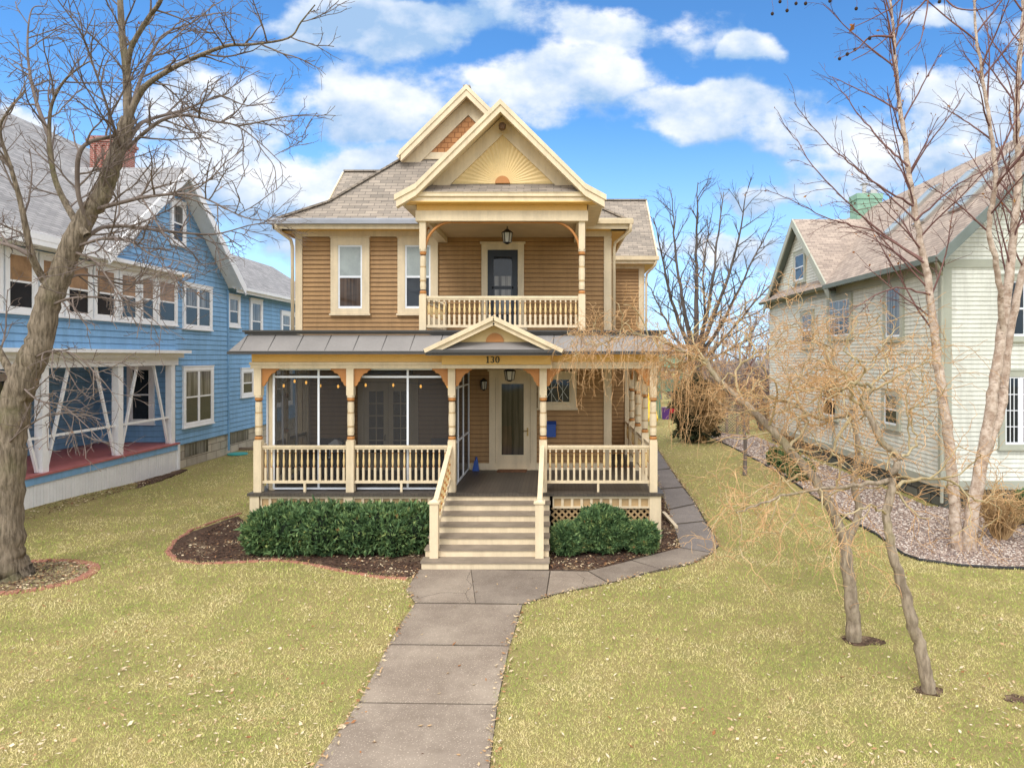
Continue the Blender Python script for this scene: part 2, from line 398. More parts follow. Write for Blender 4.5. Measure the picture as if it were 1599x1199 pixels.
def npmesh(name, V, faces, mats, parent=None, origin=(0, 0, 0), rnd=None, smooth=False, midx=None):
    """faces: list of (M,k) int arrays"""
    V = np.asarray(V, np.float32) - np.array(origin, np.float32)
    me = bpy.data.meshes.new(name)
    me.vertices.add(len(V)); me.vertices.foreach_set('co', V.ravel())
    loops = np.concatenate([f.ravel() for f in faces]).astype(np.int32)
    tot = np.concatenate([np.full(len(f), f.shape[1]) for f in faces]).astype(np.int32)
    st = np.concatenate([[0], np.cumsum(tot)[:-1]]).astype(np.int32)
    me.loops.add(len(loops)); me.loops.foreach_set('vertex_index', loops)
    me.polygons.add(len(tot)); me.polygons.foreach_set('loop_start', st); me.polygons.foreach_set('loop_total', tot)
    for mm in (mats if isinstance(mats, (list, tuple)) else [mats]): me.materials.append(M[mm] if isinstance(mm, str) else mm)
    if midx is not None: me.polygons.foreach_set('material_index', midx.astype(np.int32))
    if smooth: me.polygons.foreach_set('use_smooth', np.ones(len(tot), bool))
    if rnd is not None:
        a = me.attributes.new('rnd', 'FLOAT', 'POINT'); a.data.foreach_set('value', np.asarray(rnd, np.float32))
    me.update(calc_edges=True)
    return link(name, me, parent, origin)
def clip_range(poly, z):
    xs = []
    n = len(poly)
    for i in range(n):
        (a, za), (b, zb) = poly[i], poly[(i + 1) % n]
        if (za - z) * (zb - z) <= 0 and za != zb: xs.append(a + (b - a) * (z - za) / (zb - za))
    return (min(xs), max(xs)) if xs else None
def siding(mb, fr, poly, course, lap=.027):
    """lapped boards on a convex polygon (a, z) of the wall frame"""
    z0 = min(p[1] for p in poly); z1 = max(p[1] for p in poly); o, u, n = fr
    pt = lambda a, b, z: (o[0] + u[0] * a + n[0] * b, o[1] + u[1] * a + n[1] * b, z)
    k = max(1, round((z1 - z0) / course)); h = (z1 - z0) / k
    for i in range(k):
        lo = clip_range(poly, z0 + i * h + 1e-5); hi = clip_range(poly, z0 + (i + 1) * h - 1e-5)
        if not lo or not hi: continue
        a, b = z0 + i * h, z0 + (i + 1) * h
        wid = max(lo[1] - lo[0], hi[1] - hi[0]); cuts = [0.0]
        while wid > 1.5 and cuts[-1] < 1: cuts.append(min(1.0, cuts[-1] + random.uniform(1.6, 4.2) / wid))
        if cuts[-1] < 1: cuts.append(1.0)
        for f0, f1 in zip(cuts[:-1], cuts[1:]):          # boards butt end to end
            w = lap * random.uniform(.86, 1.15); g = .0025 / max(wid, .1) if f1 < 1 else 0; da = random.uniform(-.002, .002)
            l0, l1 = lo[0] + (lo[1] - lo[0]) * f0, lo[0] + (lo[1] - lo[0]) * (f1 - g); h0, h1 = hi[0] + (hi[1] - hi[0]) * f0, hi[0] + (hi[1] - hi[0]) * (f1 - g)
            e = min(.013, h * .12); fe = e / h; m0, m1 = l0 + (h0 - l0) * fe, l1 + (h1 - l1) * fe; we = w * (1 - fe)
            mb.mi = 1; mb.face([pt(l0, w, a + da), pt(l1, w, a - da), pt(m1, we, a + e), pt(m0, we, a + e)]); mb.mi = 0     # lap shadow painted as a dark lower edge
            mb.face([pt(m0, we, a + e), pt(m1, we, a + e), pt(h1, .001, b), pt(h0, .001, b)])
            mb.face([pt(l0, 0, a + da), pt(l1, 0, a - da), pt(l1, w, a - da), pt(l0, w, a + da)])
def window(parent, fr, a0, a1, z0, z1, trim='cream', tw=.14, sash='vinyl', lites=1, style='double', glass='glass', upper=None,
           grid=None, proud=.085, label=None, lower=None):
    """trim boards > sash frame, panes (and a shade in the upper sash)"""
    mb = MB()
    mb.lbox(fr, a0, a0 + tw, 0, proud, z0, z1); mb.lbox(fr, a1 - tw, a1, 0, proud, z0, z1)
    mb.lbox(fr, a0 + tw, a1 - tw, 0, proud, z1 - tw, z1); mb.lbox(fr, a0 - .03, a1 + .03, 0, proud + .03, z0 - .05, z0)
    mb.lbox(fr, a0 + tw, a1 - tw, 0, proud, z0, z0 + tw * .7)
    mb.lbox(fr, a0 - .02, a1 + .02, 0, proud + .02, z1, z1 + .035)
    wob = mb.build('window', trim, parent, label=label)
    ia0, ia1, iz0, iz1 = a0 + tw, a1 - tw, z0 + tw * .7, z1 - tw
    o_, u_, n_ = fr; fr = (tuple(o_[i] + n_[i] * .026 for i in range(3)), u_, n_)
    sw = .045; fm = MB(); pm = MB(); um = MB(); dm = MB()
    step = (ia1 - ia0) / lites
    for k in range(lites):
        p, q = ia0 + k * step + (.03 if k else 0), ia0 + (k + 1) * step - (.03 if k < lites - 1 else 0)
        if k: fm.lbox(fr, p - .06, p, 0, .045, iz0, iz1)
        fm.lbox(fr, p, p + sw, 0, .036, iz0, iz1); fm.lbox(fr, q - sw, q, 0, .036, iz0, iz1)
        fm.lbox(fr, p + sw, q - sw, 0, .036, iz0, iz0 + sw * 1.4); fm.lbox(fr, p + sw, q - sw, 0, .036, iz1 - sw, iz1)
        zm = (iz0 + iz1) / 2
        if style == 'double': fm.lbox(fr, p + sw, q - sw, 0, .040, zm - sw * .6, zm + sw * .6)
        (pm if lower is None else dm).lbox(fr, p + sw, q - sw, .004, .022, iz0 + sw, zm)
        (um if upper else pm).lbox(fr, p + sw, q - sw, .004, .024, zm, iz1 - sw)
        if grid:
            gx, gz = grid
            for i in range(1, gx): 
                x = p + sw + (q - p - 2 * sw) * i / gx; fm.lbox(fr, x - .011, x + .011, 0, .031, iz0 + sw, iz1 - sw)
            for j in range(1, gz):
                z = iz0 + sw + (iz1 - iz0 - 2 * sw) * j / gz; fm.lbox(fr, p + sw, q - sw, 0, .029, z - .011, z + .011)
    fm.build('sash', sash, wob)
    if pm.v: pm.build('pane', glass, wob)
    if dm.v: dm.build('pane', lower, wob)
    if um.v: um.build('blind' if upper.startswith('blind') else 'pane', upper, wob)
    return wob
# ---------------------------------------------------------------- ground, path, beds
def ss(x, a, b):
    t = np.clip((x - a) / (b - a), 0, 1); return t * t * (3 - 2 * t)
def gz(x, y): return .24 * ss(x, -12.2, -14.6) * ss(y, 25, 17.5)
gx = np.unique(np.concatenate([np.linspace(-400, -24, 12), np.linspace(-24, 20, 89), np.linspace(20, 400, 12)]))
gy = np.unique(np.concatenate([np.linspace(-60, 4, 8), np.linspace(4, 32, 57), np.linspace(32, 600, 20)]))
gX, gY = np.meshgrid(gx, gy); gV = np.stack([gX.ravel(), gY.ravel(), gz(gX, gY).ravel()], 1)
ii, jj = np.meshgrid(np.arange(len(gx) - 1), np.arange(len(gy) - 1)); q0 = (jj * len(gx) + ii).ravel()
m, t, b = newmat('winter_lawn_soil')
n1 = sstep(tnoise(t, .45, 6, .6), .34, .66, t); n2 = tnoise(t, 3.5, 5, .65); n3 = tnoise(t, 60, 4, .7)
c = mixc(n1, (.42, .33, .145), (.235, .265, .072), tree=t)
c = mixc(sstep(n2, .35, .7, t), c, (.39, .30, .135), tree=t)
c = mixc(.6, c, mixc(n3, (.09, .075, .03), (.46, .39, .18), tree=t), tree=t)
t.links.new(c, b.inputs['Base Color']); b.inputs['Roughness'].default_value = .95; b.inputs['Specular IOR Level'].default_value = .05
bump(t, b, n3, .9, .03)
M['lawn'] = m
kind(npmesh('ground', gV, [np.stack([q0, q0 + 1, q0 + len(gx) + 1, q0 + len(gx)], 1)], 'lawn', smooth=True), 'structure')
# concrete with exposed aggregate
m, t, b = newmat('aggregate_concrete')
cc = t.nodes.new('ShaderNodeTexCoord'); vo = t.nodes.new('ShaderNodeTexVoronoi'); vo.inputs['Scale'].default_value = 42
t.links.new(cc.outputs['Object'], vo.inputs['Vector'])
n1 = tnoise(t, .8, 6, .65); n2 = tnoise(t, 5, 5, .6)
c = mixc(sstep(n1, .38, .68, t), (.195, .153, .112), (.335, .278, .212), tree=t)
c = mixc(.4, c, mixc(n2, (.12, .095, .08), (.36, .30, .26), tree=t), tree=t)
c = mixc(mth('MULTIPLY', sstep(vo.outputs['Distance'], .42, .10, t), .6, tree=t), c, mixc(vo.outputs['Color'], (.10, .07, .05), (.75, .64, .52), tree=t), tree=t)
geo = t.nodes.new('ShaderNodeNewGeometry')
c = mixc(1.0, c, mixc(geo.outputs['Random Per Island'], (.80, .80, .81), (1.10, 1.09, 1.07), tree=t), 'MULTIPLY', tree=t)
t.links.new(c, b.inputs['Base Color']); b.inputs['Roughness'].default_value = .75; b.inputs['Specular IOR Level'].default_value = .3
bump(t, b, vo.outputs['Distance'], .25, .006)
M['concrete'] = m
m2 = m.copy(); m2.name = 'damp_grey_concrete'; M['concrete_grey'] = m2
for nn in m2.node_tree.nodes:
    if nn.type == 'MIX_RGB' and tuple(round(x, 3) for x in nn.inputs[1].default_value[:3]) == (.195, .153, .112):
        nn.inputs[1].default_value = (.125, .115, .11, 1); nn.inputs[2].default_value = (.185, .17, .165, 1)
def gpoly(pts): return [G(*p) for p in pts]
def jagged(poly, amp, step, closed=True):
    out = []
    for i in range(len(poly) if closed else len(poly) - 1):
        a, c = Vector(poly[i]), Vector(poly[(i + 1) % len(poly)]); L = (c - a).length; n = max(1, int(L / step))
        for k in range(n):
            p = a.lerp(c, k / n); d = (c - a).normalized() if L else Vector((1, 0)); nn = Vector((-d.y, d.x))
            p = p + nn * random.uniform(-amp, amp) if k else p
            out.append((p.x, p.y))
    return out
SLABS = [[(350, 1410), (490, 1199), (559, 1099), (776, 1102), (764, 1199), (730, 1410)],
         [(561, 1097), (606, 1009), (620, 985), (795, 1010), (776, 1100)][0:2] + [(607, 1008), (795, 1010), (776, 1100)],
         [(608, 1006), (630, 968), (648, 943), (815, 945), (805, 980), (796, 1008)],
         [(648, 941), (634, 922), (655, 890), (735, 890), (742, 942)],
         [(736, 890), (858, 892), (852, 931), (816, 943), (743, 942)],
         [(860, 892), (918, 893), (949, 911), (900, 920), (854, 930)],
         [(920, 892), (986, 876), (1030, 889), (951, 910)],
         [(988, 875), (1062, 856), (1110, 864), (1082, 879), (1032, 889)]]
GREY = [[(1063, 855), (1058, 838), (1052, 820), (1100, 815), (1116, 838), (1121, 852), (1112, 863)],
        [(1051, 818), (1044, 797), (1086, 788), (1099, 813)],
        [(1043, 795), (1031, 765), (1066, 762), (1085, 786)],
        [(1030, 763), (1022, 735), (1047, 733), (1065, 760)],
        [(1021, 734), (990, 690), (1019, 690), (1046, 731)]]
pm = MB()
for s_ in SLABS: pm.prism(gpoly(s_), 'z', -.08, .014)
for d in [((352, 1404), (726, 1404))]: pass
kind(pm.build('path', 'concrete', origin=(0, 0, 0)), 'structure')
pm = MB()
for s_ in GREY: pm.prism(gpoly(s_), 'z', -.08, .013)
kind(pm.build('side_path', 'concrete_grey', origin=(0, 0, 0)), 'structure')
for cr in ([(735, 893), (729, 905), (738, 915), (726, 928), (733, 941)], [(900, 895), (913, 904), (909, 911), (921, 917)], [(650, 935), (690, 926), (728, 927)]):
    q = gpoly(cr); q = jagged(q, .018, .06, False) + [q[-1]]; km = MB()
    for (xa_, ya2), (xb2, yb2) in zip(q[:-1], q[1:]): km.beam((xa_, ya2, .0148), (xb2, yb2, .0144), .0045, .0012)
    kind(km.build('path_crack', 'void', origin=(0, 0, 0)), 'structure')
dm = MB()
WALKPOLY = gpoly([(350, 1410), (490, 1199), (560, 1099), (607, 1008), (648, 942), (634, 922), (655, 885), (858, 886), (920, 889), (986, 873), (1061, 855), (1050, 817),
                  (1043, 796), (1020, 733), (990, 688), (1019, 688), (1048, 732), (1088, 788), (1117, 838), (1123, 852), (1112, 865), (1082, 881), (1010, 896), (940, 914), (870, 928), (816, 945), (806, 980), (796, 1009), (777, 1102), (765, 1199), (731, 1410)])
m = mat('dark_joint_soil', (.07, .055, .04), .95, .2, 5, bmp=.3); M['joint'] = m
dm.prism(WALKPOLY, 'z', -.06, .004)
kind(dm.build('path_bed', 'joint', origin=(0, 0, 0)), 'structure')
m, t, b = newmat('bark_mulch')
vo = t.nodes.new('ShaderNodeTexVoronoi'); vo.inputs['Scale'].default_value = 22; cc = t.nodes.new('ShaderNodeTexCoord')
t.links.new(cc.outputs['Object'], vo.inputs['Vector'])
c = mixc(vo.outputs['Color'], (.045, .030, .024), (.14, .088, .062), tree=t)
c = mixc(mth('MULTIPLY', sstep(tnoise(t, 1.6, 5, .65), .52, .68, t), .6, tree=t), c, (.34, .25, .16), tree=t)
t.links.new(c, b.inputs['Base Color']); b.inputs['Roughness'].default_value = .95; b.inputs['Specular IOR Level'].default_value = .05
bump(t, b, vo.outputs['Distance'], 1, .03); M['mulch'] = m
BED_L = gpoly([(262, 862), (275, 845), (300, 830), (340, 816), (372, 806)]) + [(-7.3, 16.2), (-2.6, 16.2)] + gpoly([(655, 893), (645, 903), (590, 899), (530, 889), (480, 878), (430, 873), (350, 877), (310, 878), (277, 873)])
BED_R = gpoly([(857, 891), (918, 891), (985, 874), (1035, 862), (1062, 854), (1057, 838), (1045, 800), (1036, 778)]) + [(2.6, 21), (1.9, 21), (1.9, 16), (-.2, 16)]
BED_BLUE = [(-14.0, 12), (-13.5, 12), (-13.3, 17), (-13.35, 20), (-13.4, 22.5), (-13.75, 25), (-14.0, 25)]
GRAVEL_EDGE = [(1088, 672), (1110, 683), (1150, 702), (1190, 724), (1230, 747), (1270, 775), (1300, 797), (1340, 820), (1370, 836), (1396, 856), (1410, 866), (1435, 875), (1500, 884), (1560, 888), (1640, 889), (1800, 888)]
BED_G = gpoly(GRAVEL_EDGE) + [(15, 13.7), (15, 19), (10.5, 19), (10.5, 36)]
RING_C, RING_A, RING_B = (-10.35, 13.0), 1.18, .95
ring = [(RING_C[0] + RING_A * math.cos(a), RING_C[1] + RING_B * math.sin(a)) for a in np.linspace(0, 2 * math.pi, 28, endpoint=False)]
SOIL = []
for (px, py, rr) in ((1345, 1000, .30), (1452, 1078, .20), (1590, 1092, .17), (1163, 742, .12)):
    x, y = G(px, py); SOIL.append([(x + rr * random.uniform(.7, 1.2) * math.cos(a), y + rr * .7 * random.uniform(.7, 1.2) * math.sin(a)) for a in np.linspace(0, 6.28, 15)[:-1]])
def bed(name, poly, mt, dz=0.0):
    mb = MB(); mb.prism(jagged(poly, .05, .25), 'z', -.05, .009); ob = mb.build(name, mt, origin=(0, 0, 0)); ob.location.z += dz
    return kind(ob, 'structure')
bed('mulch_bed', BED_L, 'mulch'); bed('mulch_bed', BED_R, 'mulch'); bed('mulch_bed', BED_BLUE, 'mulch', .05); M['ring_soil'] = mat('leafy_ring_soil', (.26, .20, .115), .95, .3, 6, fine=60, bmp=.5)
bed('ring_bed', ring, 'ring_soil')
for s_ in SOIL: bed('soil_patch', s_, 'mulch')
M['gravel'] = brickmat('stone_gravel_ground', (.34, .27, .25), (.25, .19, .175), (.12, .09, .08), .05, .05, .01, var=.6)
bed('gravel_bed', BED_G, 'gravel')
M['gravel_stone'] = randmat('gravel_stones', [(0, (.15, .10, .08)), (.4, (.31, .225, .18)), (.75, (.45, .37, .31)), (1, (.62, .56, .50))], .85)

# ================================================================ the brown house
WY = 18.45                                   # main front wall
house = empty('victorian_house', (-2.8, 18.45, 0), 'tall brown clapboard house with cream trim, screened front porch, little balcony and sunburst gable', 'house')
FRM = ((0, WY, 0), (1, 0, 0), (0, -1, 0))
FRW = ((0, 25, 0), (1, 0, 0), (0, -1, 0))
FRB = ((0, 21.3, 0), (1, 0, 0), (0, -1, 0))
mb = MB()
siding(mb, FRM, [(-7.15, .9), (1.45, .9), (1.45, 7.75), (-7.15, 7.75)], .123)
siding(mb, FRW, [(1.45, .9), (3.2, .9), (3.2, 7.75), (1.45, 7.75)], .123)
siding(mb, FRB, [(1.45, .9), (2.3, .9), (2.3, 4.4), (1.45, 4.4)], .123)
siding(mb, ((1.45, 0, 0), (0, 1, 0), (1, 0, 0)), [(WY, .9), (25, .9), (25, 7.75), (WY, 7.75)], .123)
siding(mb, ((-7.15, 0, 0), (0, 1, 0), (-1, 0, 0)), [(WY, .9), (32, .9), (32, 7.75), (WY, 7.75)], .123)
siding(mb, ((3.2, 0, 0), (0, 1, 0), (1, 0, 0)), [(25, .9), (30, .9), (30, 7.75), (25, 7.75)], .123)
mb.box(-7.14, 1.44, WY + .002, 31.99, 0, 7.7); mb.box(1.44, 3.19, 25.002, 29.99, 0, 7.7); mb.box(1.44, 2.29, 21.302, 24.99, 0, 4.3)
mb.build('wall', ['siding', 'siding_lap_shade'], house)
def piece(nm, mt, par, *boxes):          # each board a part of its own
    for bx_ in boxes:
        q = MB(); q.lbox(bx_[0], *bx_[1:]) if isinstance(bx_[0], tuple) else q.box(*bx_); q.build(nm, mt, par)
piece('corner_board', 'cream', house, (FRM, -7.17, -6.98, 0, .045, .9, 7.53), (FRM, 1.28, 1.47, 0, .045, .9, 7.53), (FRW, 3.03, 3.22, 0, .045, .9, 7.5), (FRB, 2.14, 2.32, 0, .045, .9, 4.0),
      (1.452, 1.495, WY, WY + .18, .9, 7.5), (3.202, 3.245, 25, 25.18, .9, 7.5))
piece('frieze_board', 'cream', house, (FRM, -7.19, 1.49, 0, .06, 7.53, 7.73), (FRW, 1.5, 3.24, 0, .06, 7.5, 7.7))
piece('base_board', 'cream', house, (FRM, -7.15, 1.45, 0, .05, 1.15, 1.33))
# ---- main roof: bell-cast hip with a gablet to the front
mb = MB(); YB = 32
xl = [(-7.57, 7.86), (-6.35, 8.48), (-4.5, 10.12), (-2.6, 12.0)]; xr = [(1.92, 7.86), (.9, 8.48), (-.7, 10.12), (-2.6, 12.0)]
yf = [17.85, 18.5, 19.8, 19.35]
for i in range(2):
    mb.slab([(xl[i][0], yf[i], xl[i][1]), (xr[i][0], yf[i], xr[i][1]), (xr[i + 1][0], yf[i + 1], xr[i + 1][1]), (xl[i + 1][0], yf[i + 1], xl[i + 1][1])], .10)
    for q in (xl, xr):
        mb.slab([(q[i][0], yf[i], q[i][1]), (q[i + 1][0], yf[i + 1], q[i + 1][1]), (q[i + 1][0], YB, q[i + 1][1]), (q[i][0], YB, q[i][1])], .10)
for q in (xl, xr):
    s_ = 1 if q is xl else -1
    mb.slab([(q[2][0] - s_ * .12, 19.3, q[2][1] - .12), (q[3][0], 19.3, q[3][1]), (q[3][0], YB, q[3][1]), (q[2][0] - s_ * .12, YB, q[2][1] - .12)], .10)
# left cross gable, right wing
mb.slab([(-7.75, 21.4, 8.35), (-3.6, 21.4, 8.35), (-3.6, 24, 10.84), (-7.6, 24, 10.84)], .1); mb.slab([(-7.75, 26.6, 8.35), (-3.6, 26.6, 8.35), (-3.6, 24, 10.84), (-7.6, 24, 10.84)], .1)
mb.slab([(0, 24.45, 7.9), (3.66, 24.45, 7.9), (3.66, 27.5, 10.62), (0, 27.5, 10.62)], .1); mb.slab([(0, 30.5, 7.9), (3.66, 30.5, 7.9), (3.66, 27.5, 10.62), (0, 27.5, 10.62)], .1)
roof = mb.build('roof', ['shingle', 'cream'], house)
cp = MB()
def cap(*pts):
    for p, q in zip(pts[:-1], pts[1:]): cp.beam(Vector(p) + Vector((0, 0, .015)), Vector(q) + Vector((0, 0, .015)), .20, .05)
cap(*[(xl[i][0], yf[i], xl[i][1]) for i in range(3)]); cap(*[(xr[i][0], yf[i], xr[i][1]) for i in range(3)]); cap((-2.6, 19.3, 12.0), (-2.6, YB, 12.0)); cap((0, 27.5, 10.62), (3.66, 27.5, 10.62)); cap((-7.6, 24, 10.84), (-3.6, 24, 10.84))
cp.build('ridge_cap', 'shingle', roof)
mb = MB()          # wing gable end and cross gable end walls
mb.prism([(25, 7.6), (30, 7.6), (27.5, 10.4)], 'x', 3.0, 3.2); mb.build('gable_wall', 'siding', house); mb = MB(); mb.prism([(21.6, 8.3), (26.4, 8.3), (24, 10.6)], 'x', -7.3, -7.0)
mb.build('gable_wall', 'siding', house)
# eaves: soffit, fascia, gutter
mb = MB()
mb.box(-7.5, 1.86, 17.92, WY - .061, 7.68, 7.735); mb.box(-7.52, -7.15, 17.92, YB, 7.68, 7.735); mb.box(1.46, 1.86, 17.92, 24.9, 7.68, 7.735)
mb.box(1.5, 3.6, 24.5, 24.938, 7.66, 7.71); mb.box(3.24, 3.62, 24.5, 30, 7.66, 7.71)
mb.build('soffit', 'yellow', house)
mb = MB()
mb.box(-7.55, 1.90, 17.87, 17.918, 7.64, 7.80); mb.box(-7.57, -7.522, 17.87, YB, 7.64, 7.80); mb.box(1.862, 1.91, 17.92, 24.4, 7.64, 7.80)
mb.box(1.5, 3.64, 24.45, 24.498, 7.62, 7.80); mb.beam((3.64, 24.42, 7.80), (3.64, 27.5, 10.53), .05, .2); mb.beam((3.64, 30.5, 7.80), (3.64, 27.5, 10.53), .05, .2)
mb.beam((-7.72, 21.4, 8.25), (-7.62, 24, 10.74), .05, .2)
mb.build('fascia', 'cream', house)
mb = MB()
mb.prism([(17.76, 7.76), (17.85, 7.76), (17.868, 7.90), (17.74, 7.90), (17.74, 7.86)], 'x', -7.62, -3.35); mb.prism([(-7.60, 7.76), (-7.72, 7.80), (-7.72, 7.90), (-7.575, 7.90)], 'y', 17.87, YB)
mb.build('gutter', 'gutter', house)
mb = MB()
mb.prism([(17.76, 7.76), (17.85, 7.76), (17.868, 7.90), (17.74, 7.90), (17.74, 7.86)], 'x', .9, 2.0); mb.prism([(1.915, 7.76), (2.03, 7.80), (2.03, 7.90), (1.93, 7.90)], 'y', 17.87, 24.3); mb.prism([(24.34, 7.74), (24.446, 7.74), (24.446, 7.88), (24.32, 7.88)], 'x', 1.5, 3.7)
mb.build('gutter', 'cream', house)
for pts in ([(-7.45, 17.80, 7.78), (-7.45, 17.85, 7.62), (-7.25, 18.3, 7.42), (-7.23, 18.36, 7.25), (-7.23, 18.38, 4.8)], [(1.95, 17.8, 7.78), (1.95, 17.9, 7.6), (1.58, 18.35, 7.35), (1.56, 18.42, 7.2), (1.56, 18.45, 4.8)],
            [(3.6, 24.4, 7.75), (3.55, 24.5, 7.55), (3.32, 24.85, 7.3), (3.30, 24.9, 7.1), (3.30, 24.93, .3)]):
    q = MB(); q.tube(pts, .045, 8); q.build('downspout', 'cream', house, smooth=True)
# ---- front gablet of the main roof
def chevron(mb, xm, zt, pts, drop, y0, y1):
    for s_ in (-1, 1):
        prev = (0, zt)
        for q in pts:
            mb.prism([(xm + s_ * prev[0], prev[1]), (xm + s_ * q[0], q[1]), (xm + s_ * q[0], q[1] - drop), (xm + s_ * prev[0], prev[1] - drop)], 'y', y0, y1); prev = q
gb = MB()
gb.mi = 0; chevron(gb, -2.6, 12.03, [(1.93, 10.12)], .14, 19.22, 19.298); chevron(gb, -2.6, 11.90, [(1.88, 10.04)], .20, 19.25, 19.40)
gb.prism([(-4.6, 10.0), (-.6, 10.0), (-2.6, 11.9)], 'y', 19.72, 19.9)
gb.box(-4.5, -.7, 19.672, 19.719, 10.02, 10.219)
chevron(gb, -2.6, 11.80, [(1.98, 9.85)], .50, 19.64, 19.714)
gb.mi = 1; gb.prism([(-3.75, 10.22), (-1.45, 10.22), (-2.6, 11.27)], 'y', 19.68, 19.718)
gb.build('gable', ['cream', 'scallop'], house)
# ---- portico over the balcony
PXM = -1.27
mb = MB()
for s_ in (-1, 1):
    p = [(PXM, 9.98), (PXM + s_ * 1.9, 8.10), (PXM + s_ * 2.37, 7.84)]
    for (a, za), (c, zc) in zip(p[:-1], p[1:]): mb.slab([(a, 15.08, za), (c, 15.08, zc), (c, 19.7, zc), (a, 19.7, za)], .09)
mb.slab([(-3.35, 15.12, 7.95), (.81, 15.12, 7.95), (.45, 15.72, 8.285), (-2.99, 15.72, 8.285)], .04)
prf = mb.build('portico_roof', ['shingle', 'cream'], house)
gb = MB(); gb.mi = 0
chevron(gb, PXM, 10.0, [(1.9, 8.115), (2.37, 7.86)], .12, 15.0, 15.075); chevron(gb, PXM, 9.89, [(1.9, 8.01), (2.33, 7.76)], .17, 15.03, 15.20)
gb.prism([(-3.1, 8.1), (.56, 8.1), (PXM, 9.90)], 'y', 15.68, 15.8)
chevron(gb, PXM, 9.82, [(1.62, 8.27)], .42, 15.61, 15.678)
gb.mi = 1             # sunburst: pleated rays clipped to the triangle
bx, bz, n = PXM, 8.27, 26
A, B_, Cc = Vector((-2.46, 8.27)), Vector((-.08, 8.27)), Vector((PXM, 9.40))
for k in range(n):
    quad = []
    for e, ang in enumerate((math.pi * k / n, math.pi * (k + .5) / n, math.pi * (k + 1) / n)):
        d = Vector((math.cos(ang), math.sin(ang)))
        E0, E1 = (B_, Cc) if d.x >= 0 else (A, Cc)
        ed = E1 - E0; w = E0 - Vector((bx, bz)); den = d.x * ed.y - d.y * ed.x
        tt = (w.x * ed.y - w.y * ed.x) / den
        q = Vector((bx, bz)) + d * tt; yy = 15.668 if e != 1 else 15.646
        quad.append((q.x, yy, q.y))
    c0 = (bx, 15.66, bz)
    gb.face([c0, quad[0], quad[1]]); gb.face([c0, quad[1], quad[2]])
gb.mi = 2; gb.prism([(bx + .17 * math.cos(a), bz + .17 * math.sin(a)) for a in np.linspace(0, math.pi, 13)], 'y', 15.60, 15.66)
gb.build('sunburst_gable', ['cream', 'pale_yellow', 'orange'], house)
mb = MB(); mb.mi = 0
mb.box(-3.48, .94, 15.14, 15.44, 7.86, 7.945); mb.box(-3.44, .90, 15.18, 15.44, 7.755, 7.858)
mb.box(-3.25, .71, 15.42, 15.70, 7.36, 7.595); mb.box(-3.25, -3.0, 15.70, WY - .06, 7.36, 7.595); mb.box(.46, .71, 15.70, WY - .06, 7.36, 7.595)
mb.box(-3.56, -3.26, 15.46, 18.0, 7.72, 7.80); mb.box(.72, 1.02, 15.46, 18.0, 7.72, 7.80)
mb.mi = 1; mb.box(-3.46, .92, 15.16, 15.455, 7.735, 7.754); mb.box(-3.23, .69, 15.46, 15.68, 7.597, 7.79); mb.box(-3.22, -3.03, 15.68, WY - .06, 7.597, 7.70); mb.box(.49, .68, 15.68, WY - .06, 7.597, 7.70)
mb.mi = 2; mb.box(-2.99, .45, 15.71, WY - .061, 7.50, 7.56)
mb.build('entablature', ['cream', 'yellow', 'ceiling'], house)
am = MB()
for s_, x0 in ((1, -3.06), (-1, .52)):
    for yy in (15.56,):
        am.tube([(x0 + s_ * .62 * (1 - math.cos(a)), yy, 6.66 + .70 * math.sin(a)) for a in np.linspace(0, math.pi / 2, 12)], .032, 6)
    am.tube([(x0 - s_ * .05, 15.75 + .62 * (1 - math.cos(a)), 6.66 + .70 * math.sin(a)) for a in np.linspace(0, math.pi / 2, 10)], .028, 6)
am.tube([(-2.44, 15.56, 7.345), (-.10, 15.56, 7.345)], .022, 6)
am.build('arch_bracket', 'orange', house, smooth=True)
# ---- turned posts
def post(x, y, z0, zb, zt0, z1, w=.175, parent=None):
    pb = MB(); h = w / 2
    pb.mi = 0; pb.box(x - h, x + h, y - h, y + h, z0, zb); pb.box(x - h * .94, x + h * .94, y - h * .94, y + h * .94, zt0, z1)
    L = zt0 - zb; r = w * .45
    def sec(a, c, rr, mi, bulge=0):
        pb.mi = mi; pb.lathe([(rr, zb + a * L), (rr + bulge, zb + (a + c) / 2 * L), (rr, zb + c * L)], x, y, 0, 12, False)
    sec(0, .03, r * 1.18, 0); sec(.03, .10, r * .98, 1, .012); sec(.10, .125, r * .8, 2); sec(.125, .30, r * .92, 0, .008); sec(.30, .335, r * 1.03, 3); sec(.335, .60, r, 0, .004)
    sec(.60, .635, r * 1.0, 3); sec(.635, .86, r * .92, 0, .006); sec(.86, .885, r * .8, 2); sec(.885, .955, r * .98, 1, .012); sec(.955, 1.0, r * 1.15, 0)
    return pb.build('porch_post', ['cream', 'orange', 'brownband', 'lattice'], house)
PORCHX = (-6.84, -4.73, -2.41, -.32, 2.2)
for x in PORCHX: post(x, 15.42, 1.155, 2.32, 3.36, 3.975)
for y in (16.85, 18.35, 19.85): post(2.2, y, 1.155, 2.32, 3.36, 3.975)
for y in (16.9, ): post(-6.84, y, 1.155, 2.32, 3.36, 3.975)
for x in (-3.1, .57): post(x, 15.55, 4.83, 5.66, 6.72, 7.36, .155)
